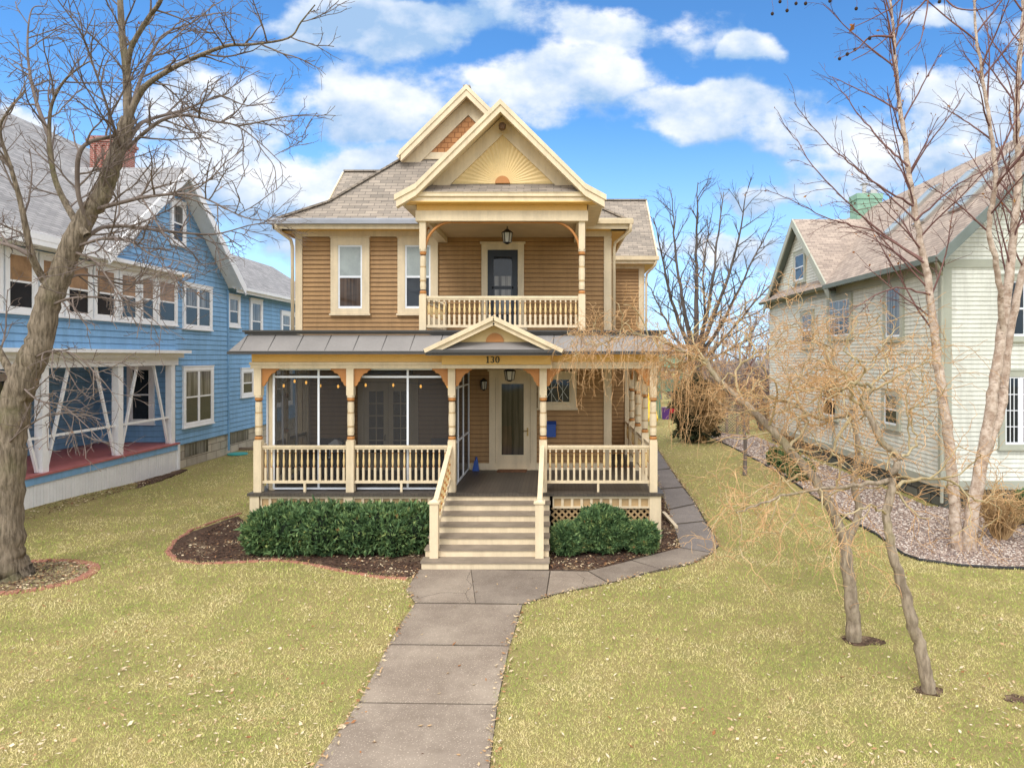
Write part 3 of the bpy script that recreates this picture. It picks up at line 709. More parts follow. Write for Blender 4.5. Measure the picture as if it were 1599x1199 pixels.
# ---- porch floor, ceiling, roof
mb = MB(); mb.box(-7.02, 2.42, 15.22, WY - .03, 1.09, 1.15); mb.box(1.5, 2.42, WY - .03, 21.27, 1.09, 1.15)
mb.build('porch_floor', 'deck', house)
mb = MB(); mb.box(-6.95, 2.35, 15.5, WY - .03, 4.13, 4.17); mb.box(1.5, 2.35, WY - .03, 21.27, 4.13, 4.17); mb.build('porch_ceiling', 'ceiling', house)
mb = MB()
o0, o1 = (-7.30, 14.93, 4.37), (2.66, 14.93, 4.37); i0, i1 = (-7.02, 15.24, 4.74), (2.40, 15.24, 4.74)
mb.slab([o0, o1, i1, i0], .05); mb.slab([(-7.30, WY, 4.37), o0, i0, (-7.02, WY, 4.74)], .05); mb.slab([o1, (2.66, 25, 4.37), (2.40, 25, 4.74), i1], .05)
mb.slab([i0, i1, (2.40, 25, 4.79), (1.46, 25, 4.79), (1.46, WY - .07, 4.79), (-7.02, WY - .07, 4.79)], .04)
pr = mb.build('porch_roof', ['slate', 'dark_trim'], house)
def seam(p, q): sm = MB(); sm.beam(p, q, .013, .018); sm.build('panel_seam', 'dark_trim', pr)
for k in range(16):
    x = -7.0 + k * .63
    if x < 2.4: seam((x - .03 if x > -2 else x - .06, 14.945, 4.375), (x, 15.23, 4.735))
for k in range(12):
    y = 15.6 + k * .8
    if y < 21: seam((2.645, y, 4.375), (2.41, y, 4.735))
    if y < WY: seam((-7.285, y, 4.375), (-7.03, y, 4.735))
mb = MB()
mb.box(-7.06, 2.44, 15.19, 15.27, 4.755, 4.80); mb.box(-7.10, 2.48, 15.15, 15.27, 4.802, 4.845); mb.box(-7.10, -7.02, 15.271, WY, 4.755, 4.845); mb.box(2.40, 2.48, 15.271, 25, 4.755, 4.845)
mb.box(-7.32, 2.68, 14.90, 14.98, 4.30, 4.36); mb.box(-7.32, -7.25, 14.981, WY, 4.30, 4.36); mb.box(2.61, 2.68, 14.981, 25, 4.30, 4.36)
mb.build('roof_edge', 'dark_trim', pr)
mb = MB(); mb.mi = 0
mb.box(-6.97, 2.33, 15.34, 15.52, 4.125, 4.33); mb.box(-6.97, -6.79, 15.52, WY - .03, 4.125, 4.33); mb.box(2.15, 2.33, 15.52, 21.3, 4.125, 4.33); mb.box(-7.25, 2.6, 14.985, 15.34, 4.325, 4.345); mb.box(2.33, 2.6, 15.34, 21.3, 4.325, 4.345)
mb.mi = 1
mb.box(-6.99, 2.35, 15.32, 15.54, 3.975, 4.06); mb.box(-7.01, 2.37, 15.30, 15.54, 4.062, 4.122); mb.box(-6.99, -6.77, 15.54, WY - .03, 3.975, 4.123); mb.box(2.13, 2.35, 15.54, 21.3, 3.975, 4.123)
mb.build('porch_beam', ['yellow', 'cream'], house)
# entry bay of the beam and its pediment
mb = MB(); mb.mi = 0; mb.box(-2.60, -.14, 15.16, 15.30, 4.065, 4.33); mb.mi = 1; mb.box(-2.62, -.12, 15.13, 15.298, 3.98, 4.06)
entry = mb.build('entry_beam', ['yellow', 'cream'], house)
mb = MB(); EM, EY = -1.38, 14.62
for s_ in (-1, 1):
    mb.slab([(EM, EY, 5.14), (EM + s_ * 1.50, EY, 4.42), (EM + s_ * 1.50, 15.5, 4.42), (EM, 15.5, 5.14)], .04, 3, 1)
mb.mi = 1
for s_ in (-1, 1):
    mb.beam((EM + s_ * 1.50, EY - .03, 4.37), (EM, EY - .03, 5.09), .07, .09, (0, 0, 1)); mb.beam((EM + s_ * 1.42, EY + .05, 4.32), (EM, EY + .05, 5.0), .12, .12, (0, 0, 1))
mb.mi = 0; mb.prism([(EM - 1.2, 4.38), (EM + 1.2, 4.38), (EM, 4.97)], 'y', 14.93, 15.1)
mb.mi = 2; mb.prism([(EM + .20 * math.cos(a), 4.57 + .20 * math.sin(a)) for a in np.linspace(0, math.pi, 13)], 'y', 14.895, 14.93)
mb.mi = 3; mb.slab([(EM - 1.38, EY + .02, 4.40), (EM + 1.38, EY + .02, 4.40), (EM + .95, 14.94, 4.58), (EM - .95, 14.94, 4.58)], .03, 3, 3)
mb.mi = 4; mb.box(EM - 1.52, EM + 1.54, EY - .06, 14.9, 4.33, 4.40); mb.box(EM - 1.48, EM + 1.50, EY - .02, 14.9, 4.275, 4.328)
mb.build('entry_pediment', ['pale_yellow', 'cream', 'orange', 'slate', 'dark_trim'], house)
nb = MB()
def digit(x, poly): nb.prism([(x + a * .105, 4.105 + b * .15) for a, b in poly], 'y', 15.140, 15.158)
digit(-1.62, [(.25, 0), (.85, 0), (.85, .09), (.68, .13), (.68, 1), (.55, 1), (.25, .86), (.25, .78), (.43, .82), (.43, .13), (.25, .09)])
nb.build('house_number', 'number', house); nb = MB()
def ringd(x, pts_o, pts_i):
    n_ = len(pts_o)
    for i in range(n_ - 1):
        nb.prism([(x + a * .105, 4.105 + b * .15) for a, b in (pts_o[i], pts_o[i + 1], pts_i[i + 1], pts_i[i])], 'y', 15.140, 15.158)
A_ = np.linspace(2.6, -1.5, 10); B2 = np.linspace(1.5, -2.7, 10)
ringd(-1.51, [(.46 + .38 * math.cos(a), .73 + .27 * math.sin(a)) for a in A_], [(.44 + .19 * math.cos(a), .73 + .17 * math.sin(a)) for a in A_])
ringd(-1.51, [(.46 + .42 * math.cos(a), .29 + .29 * math.sin(a)) for a in B2], [(.44 + .20 * math.cos(a), .29 + .18 * math.sin(a)) for a in B2])
nb.build('house_number', 'number', house); nb = MB()
C_ = np.linspace(0, 2 * math.pi, 19)
ringd(-1.40, [(.52 + .46 * math.cos(a), .5 + .5 * math.sin(a)) for a in C_], [(.52 + .22 * math.cos(a), .5 + .40 * math.sin(a)) for a in C_])
nb.build('house_number', 'number', house)
# porch brackets
BR = [(0, 0), (.37, 0), (.37, -.035), (.31, -.055), (.285, -.10), (.22, -.115), (.175, -.17), (.135, -.23), (.125, -.29), (.085, -.315), (.075, -.36), (.045, -.40), (0, -.40)]
def bracket(x, y, s_, ax='x'):
    mb = MB()
    pl = [((x if ax == 'x' else y) + s_ * (.085 + a), 3.975 + z) for a, z in BR]
    if ax == 'x': mb.prism(pl, 'y', y - .025, y + .025)
    else: mb.prism(pl, 'x', x - .025, x + .025)
    mb.build('bracket', 'orange', house)
for x in PORCHX:
    for s_ in (-1, 1):
        if (x < -6 and s_ < 0) or (x > 2 and s_ > 0): continue
        bracket(x, 15.42, s_)
for y in (15.42, 16.85, 18.35, 19.85):
    for s_ in (-1, 1):
        if not (y < 15.5 and s_ < 0): bracket(2.2, y, s_, 'y')
# ---- railings with turned balusters (one baluster mesh, shared)
bm = MB()
def bal_mesh(h):
    bm = MB(); s_ = .024; a = .42 * h
    bm.mi = 0; bm.box(-s_, s_, -s_, s_, 0, a)
    for (z0, z1, r0, r1, r2, mi) in ((.42, .46, .016, .022, .016, 2), (.46, .50, .013, .019, .013, 1), (.50, .72, .022, .027, .020, 1), (.72, .86, .020, .017, .016, 1), (.86, .90, .013, .020, .014, 2), (.90, 1.0, .019, .021, .019, 0)):
        bm.mi = mi; bm.lathe([(r0, z0 * h), (r1, (z0 + z1) / 2 * h), (r2, z1 * h)], 0, 0, 0, 8, False)
    me = bpy.data.meshes.new('baluster'); me.from_pydata(bm.v, [], bm.f)
    for k in ('cream', 'pale_yellow', 'orange'): me.materials.append(M[k])
    me.polygons.foreach_set('material_index', bm.m); me.update(); return me
NBAL = [0]
def railing(p0, p1, zb, zt, sp=.134, solid=False, feet=True):
    p0, p1 = Vector((*p0, 0)), Vector((*p1, 0)); d = (p1 - p0); L = d.length; d.normalize()
    mb = MB(); z = Vector((0, 0, 1))
    mb.beam(p0 + z * zt, p1 + z * zt, .085, .05); mb.beam(p0 + z * (zt - .045), p1 + z * (zt - .045), .05, .04); bt = MB(); bt.beam(p0 + z * zb, p1 + z * zb, .06, .06)
    if feet:
        mid = p0.lerp(p1, .5); bt.box(mid.x - .025, mid.x + .025, mid.y - .025, mid.y + .025, 1.15, zb - .028)
    r = mb.build('railing', 'cream', house); bt.build('bottom_rail', 'cream', r)
    h = zt - .065 - zb - .03; n = max(1, int(round(L / sp)))
    pts = [p0 + d * (L * (i + .5) / n) + z * (zb + .03) for i in range(n)]
    if not solid:
        me = bal_mesh(h)
        for p in pts: link('baluster', me, r, p)
        NBAL[0] += n
    else:
        me = bal_mesh(h); V = np.array([v.co[:] for v in me.vertices]); nv = len(V)
        mm = MB()
        for p in pts:
            k = len(mm.v); mm.v += [tuple(x) for x in (V + np.array(p))]
            for f in me.polygons: mm.f.append(tuple(k + i for i in f.vertices)); mm.m.append(f.material_index)
        kind(mm.build('baluster', ['cream', 'pale_yellow', 'orange'], r), 'stuff')
    return r
RB, RT = 1.38, 2.19
railing((-6.75, 15.42), (-4.82, 15.42), RB, RT); railing((-4.64, 15.42), (-2.50, 15.42), RB, RT); railing((-.23, 15.42), (2.11, 15.42), RB, RT)
for a, c in ((15.51, 16.76), (16.94, 18.26), (18.44, 19.76)): railing((2.2, a), (2.2, c), RB, RT, solid=a > 16)
railing((2.2, 19.94), (2.2, 21.2), RB, RT, solid=True); railing((-6.84, 15.51), (-6.84, 16.8), RB, RT, solid=True); railing((-6.84, 17.0), (-6.84, WY - .1), RB, RT, solid=True)
railing((-3.02, 15.55), (.49, 15.55), 4.95, 5.62, .118, feet=False); railing((-3.1, 15.63), (-3.1, WY - .05), 4.95, 5.62, .14, feet=False); railing((.57, 15.63), (.57, WY - .05), 4.95, 5.62, .14, solid=True, feet=False)
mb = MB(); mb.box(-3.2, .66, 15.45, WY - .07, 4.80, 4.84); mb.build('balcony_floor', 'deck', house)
mb = MB(); mb.box(-3.18, -3.02, WY - .14, WY - .02, 4.84, 5.75); mb.box(-.95, -.82, WY - .10, WY - .05, 4.85, 5.2); mb.build('rail_post', 'cream', house)
# ---- porch skirt: frieze of little panels, lattice, corner piers
mb = MB(); mb.mi = 0
def skirt(x0, x1):
    mb.mi = 0; mb.box(x0, x1, 15.29, 15.36, 1.02, 1.088); mb.box(x0, x1, 15.29, 15.36, .80, .845)
    mb.mi = 1; mb.box(x0, x1, 15.335, 15.36, .845, 1.02)
    mb.mi = 0; n = int(round((x1 - x0) / .217))
    for i in range(n + 1):
        x = x0 + (x1 - x0) * i / n; mb.box(max(x0, x - .03), min(x1, x + .03), 15.30, 15.335, .845, 1.02)
skirt(-.10, 2.10)
mb.mi = 0
mb.box(2.10, 2.36, 15.26, 15.50, 0, 1.088); mb.box(2.30, 2.36, 15.5, 21.2, .80, 1.088)
mb.build('porch_skirt', ['cream', 'lattice'], house); mb = MB(); skirt(-6.75, -4.82); skirt(-4.64, -2.70); mb.mi = 0
for x in (-6.86, -4.73): mb.box(x - .12, x + .09, 15.26, 15.45, 0, 1.088)
mb.build('porch_skirt', ['cream', 'lattice'], house)
lm = MB()
def lattice(x0, x1, z0, z1, y):
    s_ = .15; w = .042
    for sgn in (1, -1):
        k = -int((z1 - z0) / s_) - 2
        while True:
            xa = x0 + k * s_
            if xa > x1: break
            za, zb = z0, z1; xs = xa if sgn > 0 else xa + (z1 - z0); xe = xa + (z1 - z0) if sgn > 0 else xa
            pa, pb = Vector((xs, 0, z0)), Vector((xe, 0, z1))
            t0, t1 = 0, 1
            dx = pb.x - pa.x
            ts = sorted(((x0 - pa.x) / dx, (x1 - pa.x) / dx)); t0, t1 = max(0, ts[0]), min(1, ts[1])
            if t1 - t0 > .03:
                a, c = pa.lerp(pb, t0), pa.lerp(pb, t1); yy = y + (.006 if sgn > 0 else -.006)
                lm.beam((a.x, yy, a.z), (c.x, yy, c.z), w, .011, (0, 1, 0))
            k += 1
lattice(-.12, 2.10, .03, .80, 15.36); lattice(-6.7, -2.7, .03, .80, 15.36)
lm.build('lattice', 'lattice', house)
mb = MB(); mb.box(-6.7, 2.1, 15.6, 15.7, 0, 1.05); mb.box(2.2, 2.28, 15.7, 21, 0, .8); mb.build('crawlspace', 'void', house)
# ---- stairs
st = MB(); n = 7; rise = 1.15 / n; run = (15.25 - 13.40) / 6
SX0, SX1 = -2.73, -.15
for i in range(6):
    y = 13.40 + i * run; z = rise * (i + 1); xa = SX0 + i * .018; xb = SX1
    st.mi = 0; st.box(xa + .02, xb - .02, y + .03, y + .06, rise * i if i else 0, z - .035)
    st.mi = 1; st.box(xa, xb, y, y + run + .035, z - .034, z)
st.mi = 0; st.box(SX0 + .1, SX1 - .02, 15.26, 15.29, rise * 6, 1.088)
for xs in (SX0 + .05, SX1 - .06):
    st.prism([(13.46, 0), (15.25, 0), (15.25, rise * 6 - .04)] + [p for i in reversed(range(6)) for p in ((13.46 + run * (i), rise * (i + 1) - .04 ), (13.46 + run * i, rise * i if i else 0.0))][:-1], 'x', xs, xs + .03)
stairs = st.build('stairs', ['cream', 'tread'], house)
for x in (-2.50, -.36):
    nm = MB(); h = .085
    nm.box(x - h, x + h, 13.62, 13.79, rise, 1.27); nm.box(x - h - .03, x + h + .03, 13.59, 13.82, 1.27, 1.305)
    nm.hexa([(x - h - .01, 13.61, 1.305), (x + h + .01, 13.61, 1.305), (x + h + .01, 13.80, 1.305), (x - h - .01, 13.80, 1.305), (x - .03, 13.68, 1.35), (x + .03, 13.68, 1.35), (x + .03, 13.73, 1.35), (x - .03, 13.73, 1.35)])
    nm.build('newel_post', 'cream', house)
    rm = MB(); xt = x + (.06 if x < -1 else .02)
    rm.beam((x, 13.79, 1.26), (xt, 15.34, 2.20), .10, .05); rm.beam((x, 13.79, .62), (xt, 15.34, 1.50), .06, .07)
    rr = rm.build('stair_rail', 'cream', house)
    sp = MB(); sp.mi = 0
    for k in range(9):
        f = (k + .5) / 9; yy = 13.79 + f * 1.55; xx = x + (xt - x) * f; zl, zh = .62 + f * .88 + .03, 1.26 + f * .94 - .03
        sp.mi = 0; sp.lathe([(.018, zl), (.022, (zl + zh) / 2), (.016, zh)], xx, yy, 0, 6, False)
        sp.mi = 1
        for q in (.2, .5, .8): zz = zl + (zh - zl) * q; sp.lathe([(.022, zz - .03), (.030, zz), (.022, zz + .03)], xx, yy, 0, 6)
    sp.build('spindle', ['pale_yellow', 'orange'], rr)
# ---- windows and doors of the front
window(house, FRM, -6.19, -5.13, 5.42, 7.49, tw=.20, upper='blind', lower='glass_warm')
window(house, FRM, -4.36, -3.26, 5.42, 7.49, tw=.20, upper='blind')
window(house, FRM, -.53, .53, 2.84, 3.81, tw=.15, style='fixed', sash='cream', label='small leaded window beside the front door')
lw = MB()          # leading
for (a, b_) in (((-.3, 3.1), (.0, 3.55)), ((.0, 3.55), (.3, 3.1)), ((-.3, 3.5), (0, 3.0)), ((0, 3.0), (.3, 3.5)), ((-.15, 2.97), (-.15, 3.65)), ((.15, 2.97), (.15, 3.65))):
    lw.beam((a[0], WY - .054, a[1]), (b_[0], WY - .054, b_[1]), .008, .012, (0, 1, 0))
lw.build('leading', 'steel', house)
def door(a0, a1, z0, z1, tw, slab, glass_rect, trim='cream', grid=None, leaves=1, label=None, glass='glass'):
    mb = MB(); mb.lbox(FRM, a0, a0 + tw, 0, .06, z0, z1); mb.lbox(FRM, a1 - tw, a1, 0, .06, z0, z1); mb.lbox(FRM, a0 + tw, a1 - tw, 0, .06, z1 - tw, z1); mb.lbox(FRM, a0 - .04, a1 + .04, 0, .09, z1, z1 + .05)
    mb.lbox(FRM, a0 + tw, a1 - tw, 0, .10, z0, z0 + .03)
    fr = mb.build('door_frame', trim, house)
    w = (a1 - a0 - 2 * tw) / leaves; gm = MB(); sm = MB()
    for k in range(leaves):
        p = a0 + tw + k * w + .006; q = p + w - .012
        g0, g1, gz0, gz1 = p + glass_rect[0] * w, p + glass_rect[1] * w, glass_rect[2], glass_rect[3]
        sm.lbox(FRM, p, g0, 0, .045, z0 + .03, z1 - tw); sm.lbox(FRM, g1, q, 0, .045, z0 + .03, z1 - tw); sm.lbox(FRM, g0, g1, 0, .045, z0 + .03, gz0); sm.lbox(FRM, g0, g1, 0, .045, gz1, z1 - tw)
        gm.lbox(FRM, g0, g1, .005, .034, gz0, gz1)
        if grid:
            for i in range(1, grid[0]): x = g0 + (g1 - g0) * i / grid[0]; sm.lbox(FRM, x - .012, x + .012, 0, .042, gz0, gz1)
            for j in range(1, grid[1]): z = gz0 + (gz1 - gz0) * j / grid[1]; sm.lbox(FRM, g0, g1, 0, .040, z - .012, z + .012)
    d = sm.build('door', slab, house, label=label)
    gm.build('pane', glass, d)
    return d
d = door(-1.86, -.56, 1.15, 3.84, .17, 'cream', (.17, .80, 1.56, 3.50), label='cream front door with one tall glass pane', glass='glass_door')
hm = MB(); hm.lbox(FRM, -.83, -.79, .045, .06, 2.08, 2.30); hm.tube([(-.81, WY - .06, 2.22), (-.81, WY - .10, 2.22), (-.93, WY - .105, 2.22)], .012, 6); hm.tube([(-.81, WY - .05, 2.13), (-.81, WY - .075, 2.13)], .015, 6); hm.build('handle', 'brass', d)
# curtain seen behind the glass of the front door
cm = MB(); cm.lbox(FRM, -1.52, -1.24, .0345, .0355, 1.58, 2.35); cm.build('curtain', 'glass_warm', d)
d = door(-5.45, -3.80, 1.15, 3.70, .16, 'cream', (.2, .80, 1.62, 3.30), grid=(2, 5), leaves=2, label='pair of glazed French doors behind the screens', glass='glass')
hm = MB(); hm.tube([(-4.70, WY - .05, 2.1), (-4.70, WY - .10, 2.1), (-4.70, WY - .10, 1.95)], .014, 6); hm.build('handle', 'black', d)
mb = MB(); mb.lbox(FRM, -5.30, -3.95, .03, .07, 3.77, 4.03); mb.build('transom', 'glass', house)
d = door(-2.07, -.91, 4.84, 7.33, .165, 'dark_door', (.19, .80, 5.35, 6.98), label='charcoal balcony door', glass='glass')
mb = MB(); mb.lbox(FRM, -1.72, -1.26, .0342, .036, 6.18, 6.45); mb.lbox(FRM, -1.71, -1.27, .0342, .036, 5.4, 6.08); mb.build('curtain', 'glass_grey', d)
mb = MB(); mb.lbox(FRM, -1.78, -1.20, .028, .045, 6.10, 6.16); mb.build('door_rail', 'dark_door', d)
window(house, ((1.45, 0, 0), (0, 1, 0), (1, 0, 0)), 19.2, 20.2, 2.0, 3.7, tw=.15)
# ---- insect screens of the left half of the porch
def screen(x0, y0, x1, y1, z0=1.2, z1=3.96, verts=(0, .5, 1), zr=(3.78,), door=False):
    a, b_ = Vector((x0, y0, 0)), Vector((x1, y1, 0)); fm = MB(); sm = MB(); d = b_ - a; k = .02 if not door else .03
    for v in verts:
        p = a.lerp(b_, v); fm.beam(p + Vector((0, 0, z0)), p + Vector((0, 0, z1)), .045, .045, d.normalized())
    for z in (z0, *zr, z1): fm.beam(a + Vector((0, 0, z)), b_ + Vector((0, 0, z)), .035, .045)
    f = fm.build('screen_frame', 'vinyl', house)
    sm.face([a + Vector((0, 0, z0)), b_ + Vector((0, 0, z0)), b_ + Vector((0, 0, z1)), a + Vector((0, 0, z1))])
    sm.build('screen_mesh', 'screen', f)
screen(-6.56, 15.58, -4.83, 15.58, verts=(.0, .60)); screen(-4.63, 15.58, -2.50, 15.58, verts=(.55,))
screen(-6.78, 15.75, -6.78, WY - .08, verts=(0, .33, .66, 1)); screen(-2.42, 15.55, -2.42, WY - .08, verts=(0, .30, .62, 1), zr=(2.2, 3.5))
mb = MB(); mb.box(-6.70, -6.57, 15.62, 15.76, 1.15, 3.975); mb.box(-6.9, -6.75, WY - .2, WY - .07, 1.15, 3.975); mb.build('porch_pilaster', 'cream', house)
# ================================================================ the blue house on the left
BX = -14.2
blue = empty('blue_house', (BX - 3, 24, 0), 'blue clapboard house with white sunroom windows, grey roof and a porch with V-shaped white braces', 'house')
FB = ((BX, 0, 0), (0, 1, 0), (1, 0, 0)); FBE = ((0, 25, 0), (1, 0, 0), (0, -1, 0)); FBP = ((-17, 0, 0), (0, 1, 0), (1, 0, 0)); FR2 = ((BX - .12, 0, 0), (0, 1, 0), (1, 0, 0))
def yb(px): return BX * F / (px - CX)
def zb_(px, py): return Z(py, yb(px))
mb = MB()
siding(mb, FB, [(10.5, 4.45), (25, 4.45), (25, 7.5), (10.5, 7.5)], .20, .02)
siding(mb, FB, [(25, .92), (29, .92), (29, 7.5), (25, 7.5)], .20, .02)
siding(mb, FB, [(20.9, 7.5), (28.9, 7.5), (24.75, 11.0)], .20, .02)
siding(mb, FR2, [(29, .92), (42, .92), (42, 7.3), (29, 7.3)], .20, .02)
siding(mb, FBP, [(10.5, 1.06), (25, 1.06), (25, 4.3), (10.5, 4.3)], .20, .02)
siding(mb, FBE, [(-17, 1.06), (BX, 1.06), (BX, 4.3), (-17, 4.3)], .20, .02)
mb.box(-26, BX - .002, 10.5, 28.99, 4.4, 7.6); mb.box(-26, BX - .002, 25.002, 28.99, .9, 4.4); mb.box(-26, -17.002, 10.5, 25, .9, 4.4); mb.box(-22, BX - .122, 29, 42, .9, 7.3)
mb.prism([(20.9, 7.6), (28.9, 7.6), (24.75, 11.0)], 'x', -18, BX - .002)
mb.build('wall', ['blue', 'blue_lap_shade'], blue)
mb = MB()
mb.prism([(25, 0), (29, 0), (29, .92), (25, .92)], 'x', -26, BX - .06); mb.prism([(29, 0), (42, 0), (42, .92), (29, .92)], 'x', -22, BX - .2)
mb.build('foundation', 'stone', blue)
for a0, a1 in ((yb(306), yb(325)), (yb(377), yb(393))):
    g = MB(); dx = .06 if a0 < 29 else .2
    g.lbox(((BX - dx, 0, 0), (0, 1, 0), (1, 0, 0)), a0 - .7, a1 + .1, -.02, .012, .38, .86)
    for i in range(1, 6): y = a0 - .7 + (a1 - a0 + .8) * i / 6; g.lbox(((BX - dx, 0, 0), (0, 1, 0), (1, 0, 0)), y - .01, y + .01, 0, .018, .38, .86)
    g.build('basement_window', 'glass_grey', blue)
# roofs
mb = MB(); RX, RZ = -20.3, 13.25
mb.slab([(-13.62, 10, 7.52), (-13.62, 20.5, 7.52), (RX, 20.5, RZ), (RX, 10, RZ)], .14); mb.slab([(-15.2, 20.5, 8.875), (-15.2, 29.3, 8.875), (RX, 29.3, RZ), (RX, 20.5, RZ)], .14); mb.slab([(-27, 10, 7.52), (-27, 29.3, 7.52), (RX, 29.3, RZ), (RX, 10, RZ)], .14)
mb.slab([(-13.55, 20.35, 7.45), (-13.55, 24.7, 11.18), (-20, 24.7, 11.18), (-20, 20.35, 7.45)], .14); mb.slab([(-13.55, 29.15, 7.3), (-13.55, 24.7, 11.18), (-20, 24.7, 11.18), (-20, 29.15, 7.3)], .14)
mb.slab([(-13.85, 29, 7.25), (-13.85, 42.5, 7.25), (-18, 42.5, 9.9), (-18, 29, 9.9)], .12); mb.slab([(-22.1, 29, 7.25), (-22.1, 42.5, 7.25), (-18, 42.5, 9.9), (-18, 29, 9.9)], .12)
mb.build('roof', ['grey_shingle', 'white'], blue)
mb = MB()
mb.prism([(20.3, 7.45), (24.7, 11.19), (24.7, 10.78), (20.3, 7.04)], 'x', -13.55, -13.49); mb.prism([(29.2, 7.3), (24.7, 11.19), (24.7, 10.78), (29.2, 6.89)], 'x', -13.55, -13.49)
mb.beam((-13.85, 29.1, 7.12), (-13.85, 42.5, 7.12), .05, .2); mb.beam((-13.74, 29.1, 7.2), (-13.74, 42.5, 7.2), .12, .12)
mb.box(-14.17, -13.55, 10, 20.4, 7.16, 7.30); mb.box(-13.62, -13.54, 10, 20.4, 7.30, 7.46); mb.box(-13.95, -13.74, 20.4, 25.2, 7.22, 7.34); mb.box(-14.17, -13.96, 20.4, 25.05, 7.10, 7.30)
mb.build('eave_trim', 'white', blue)
mb = MB(); mb.mi = 0
# chimney of dark red brick with a corbelled crown
cx0, cx1, cy0, cy1 = X(151, 27), X(196, 27), 26.6, 27.6
mb.box(cx0, cx1, cy0, cy1, 8, 12.6)
for i, o in enumerate((.05, .10, .05)): mb.box(cx0 - o, cx1 + o, cy0 - o, cy1 + o, 12.6 + i * .12, 12.6 + (i + 1) * .12)
for k in range(4): mb.box(cx0 + .08 + k * .28, cx0 + .22 + k * .28, cy0 - .06, cy0, 8, 12.6)
mb.build('chimney', 'brick', blue)
# sunroom windows, one sash each
edges = [-150, -95, -40, 2, 56, 97, 142, 182, 215, 242, 275]
for i in range(len(edges) - 1):
    p, q = edges[i], edges[i + 1]
    window(blue, FB, yb(p) + .03, yb(q) - .03, 5.40, 7.08, trim='white', tw=.13, sash='white', upper='blind_tan' if i > 2 else 'glass_warm', glass='glass')
window(blue, FB, yb(284), yb(329), 5.32, 7.05, trim='white', tw=.14, sash='white', lites=2, upper='glass_grey')
window(blue, FB, yb(262) + .1, yb(290) - .1, 8.40, 10.05, trim='white', tw=.16, sash='white', upper='glass_grey')
window(blue, FB, yb(284), yb(331), 1.55, 3.85, trim='white', tw=.15, sash='white', lites=2, upper='glass_grey')
window(blue, FR2, yb(358), yb(377), 5.55, 6.95, trim='white', tw=.16, sash='white', upper='glass_grey')
window(blue, FR2, yb(393), yb(412), 4.9, 6.95, trim='white', tw=.18, sash='white', upper='glass_grey')
window(blue, FR2, yb(441), yb(468), 5.2, 6.6, trim='white', tw=.18, sash='white', lites=2, upper='glass_grey')
window(blue, FR2, yb(379), yb(399), 2.4, 3.7, trim='white', tw=.17, sash='white', upper='glass_grey')
window(blue, FR2, yb(428), yb(458), 1.7, 3.5, trim='white', tw=.17, sash='white', lites=2, upper='glass_grey')
window(blue, FBE, -15.95, -14.95, 1.75, 3.95, trim='white', tw=.16, sash='white')
window(blue, FBP, 20.2, 21.6, 2.0, 3.7, trim='white', tw=.16, sash='white')
# porch
mb = MB(); mb.box(-17, -14.0, 10.5, 24.98, 1.0, 1.06); mb.build('porch_floor', 'red_deck', blue)
mb = MB(); mb.box(-14.12, -14.03, 10.5, 24.9, .80, .998); mb.build('porch_fascia', 'blue', blue)
mb = MB()
y = 10.5
while y < 24.8: mb.box(-14.16, -14.06 - random.choice((0, .006)), y + .006, y + .112, .02, .80); y += .118
mb.box(-17, -14.0, 24.86, 24.98, .0, .99)
mb.build('porch_skirt', 'white', blue)
mb = MB(); mb.box(-17, BX - .01, 10.5, 24.99, 4.18, 4.24); mb.build('porch_ceiling', 'white', blue)
mb = MB(); mb.box(-14.3, BX + .12, 10.5, 25.0, 3.93, 4.2); mb.box(-14.3, BX + .25, 10.5, 25.15, 4.2, 4.36); mb.box(-14.3, BX + .45, 10.5, 25.3, 4.362, 4.47); mb.build('porch_beam', 'white', blue)
for y in (12.6, 15.6, 18.55, 21.75, 24.72):
    mb = MB(); mb.box(BX - .13, BX + .09, y - .12, y + .12, 1.06, 3.93); p = mb.build('porch_post', 'white', blue)
    br = MB()
    for s_ in (-1, 1):
        if y > 24 and s_ > 0: continue
        br.beam((BX - .03, y + s_ * .16, 1.10), (BX - .03, y + s_ * 1.02, 3.92), .075, .07, (1, 0, 0))
    br.build('brace', 'white', p)
mb = MB(); mb.beam((BX - .03, 10.5, 2.02), (BX - .03, 24.6, 2.02), .06, .07); mb.build('porch_rail', 'white', blue)
mb = MB()
yy = yb(405); mb.lbox(FR2, yy - .12, yy + .12, 0, .12, 1.75, 2.05); mb.tube([(BX - .05, yy, 1.75), (BX - .05, yy, .9)], .03, 6); mb.build('meter_box', 'blue', blue)
mb = MB(); mb.tube([(BX + .02, 28.95, 7.1), (BX + .03, 29.02, .2)], .05, 6); mb.build('downspout', 'blue', blue)

# ================================================================ the pale green house on the right
GX_ = 10.75
grn = empty('green_house', (GX_ + 3, 24, 0), 'pale green clapboard house with tan shingle roof and skylights behind the birches', 'house')
FG = ((GX_, 0, 0), (0, 1, 0), (-1, 0, 0)); FGF = ((0, 18.7, 0), (1, 0, 0), (0, -1, 0))
def yg(px): return GX_ * F / (px - CX)
mb = MB()
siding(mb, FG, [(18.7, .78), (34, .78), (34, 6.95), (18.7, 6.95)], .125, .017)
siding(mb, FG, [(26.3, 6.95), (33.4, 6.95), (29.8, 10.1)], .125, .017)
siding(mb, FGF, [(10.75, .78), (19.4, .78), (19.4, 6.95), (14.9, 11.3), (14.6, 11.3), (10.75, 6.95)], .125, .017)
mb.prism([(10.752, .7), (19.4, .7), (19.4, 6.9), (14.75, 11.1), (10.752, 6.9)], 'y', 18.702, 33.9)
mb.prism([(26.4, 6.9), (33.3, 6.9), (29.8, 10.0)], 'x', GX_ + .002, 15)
mb.build('wall', ['green', 'green_lap_shade'], grn)
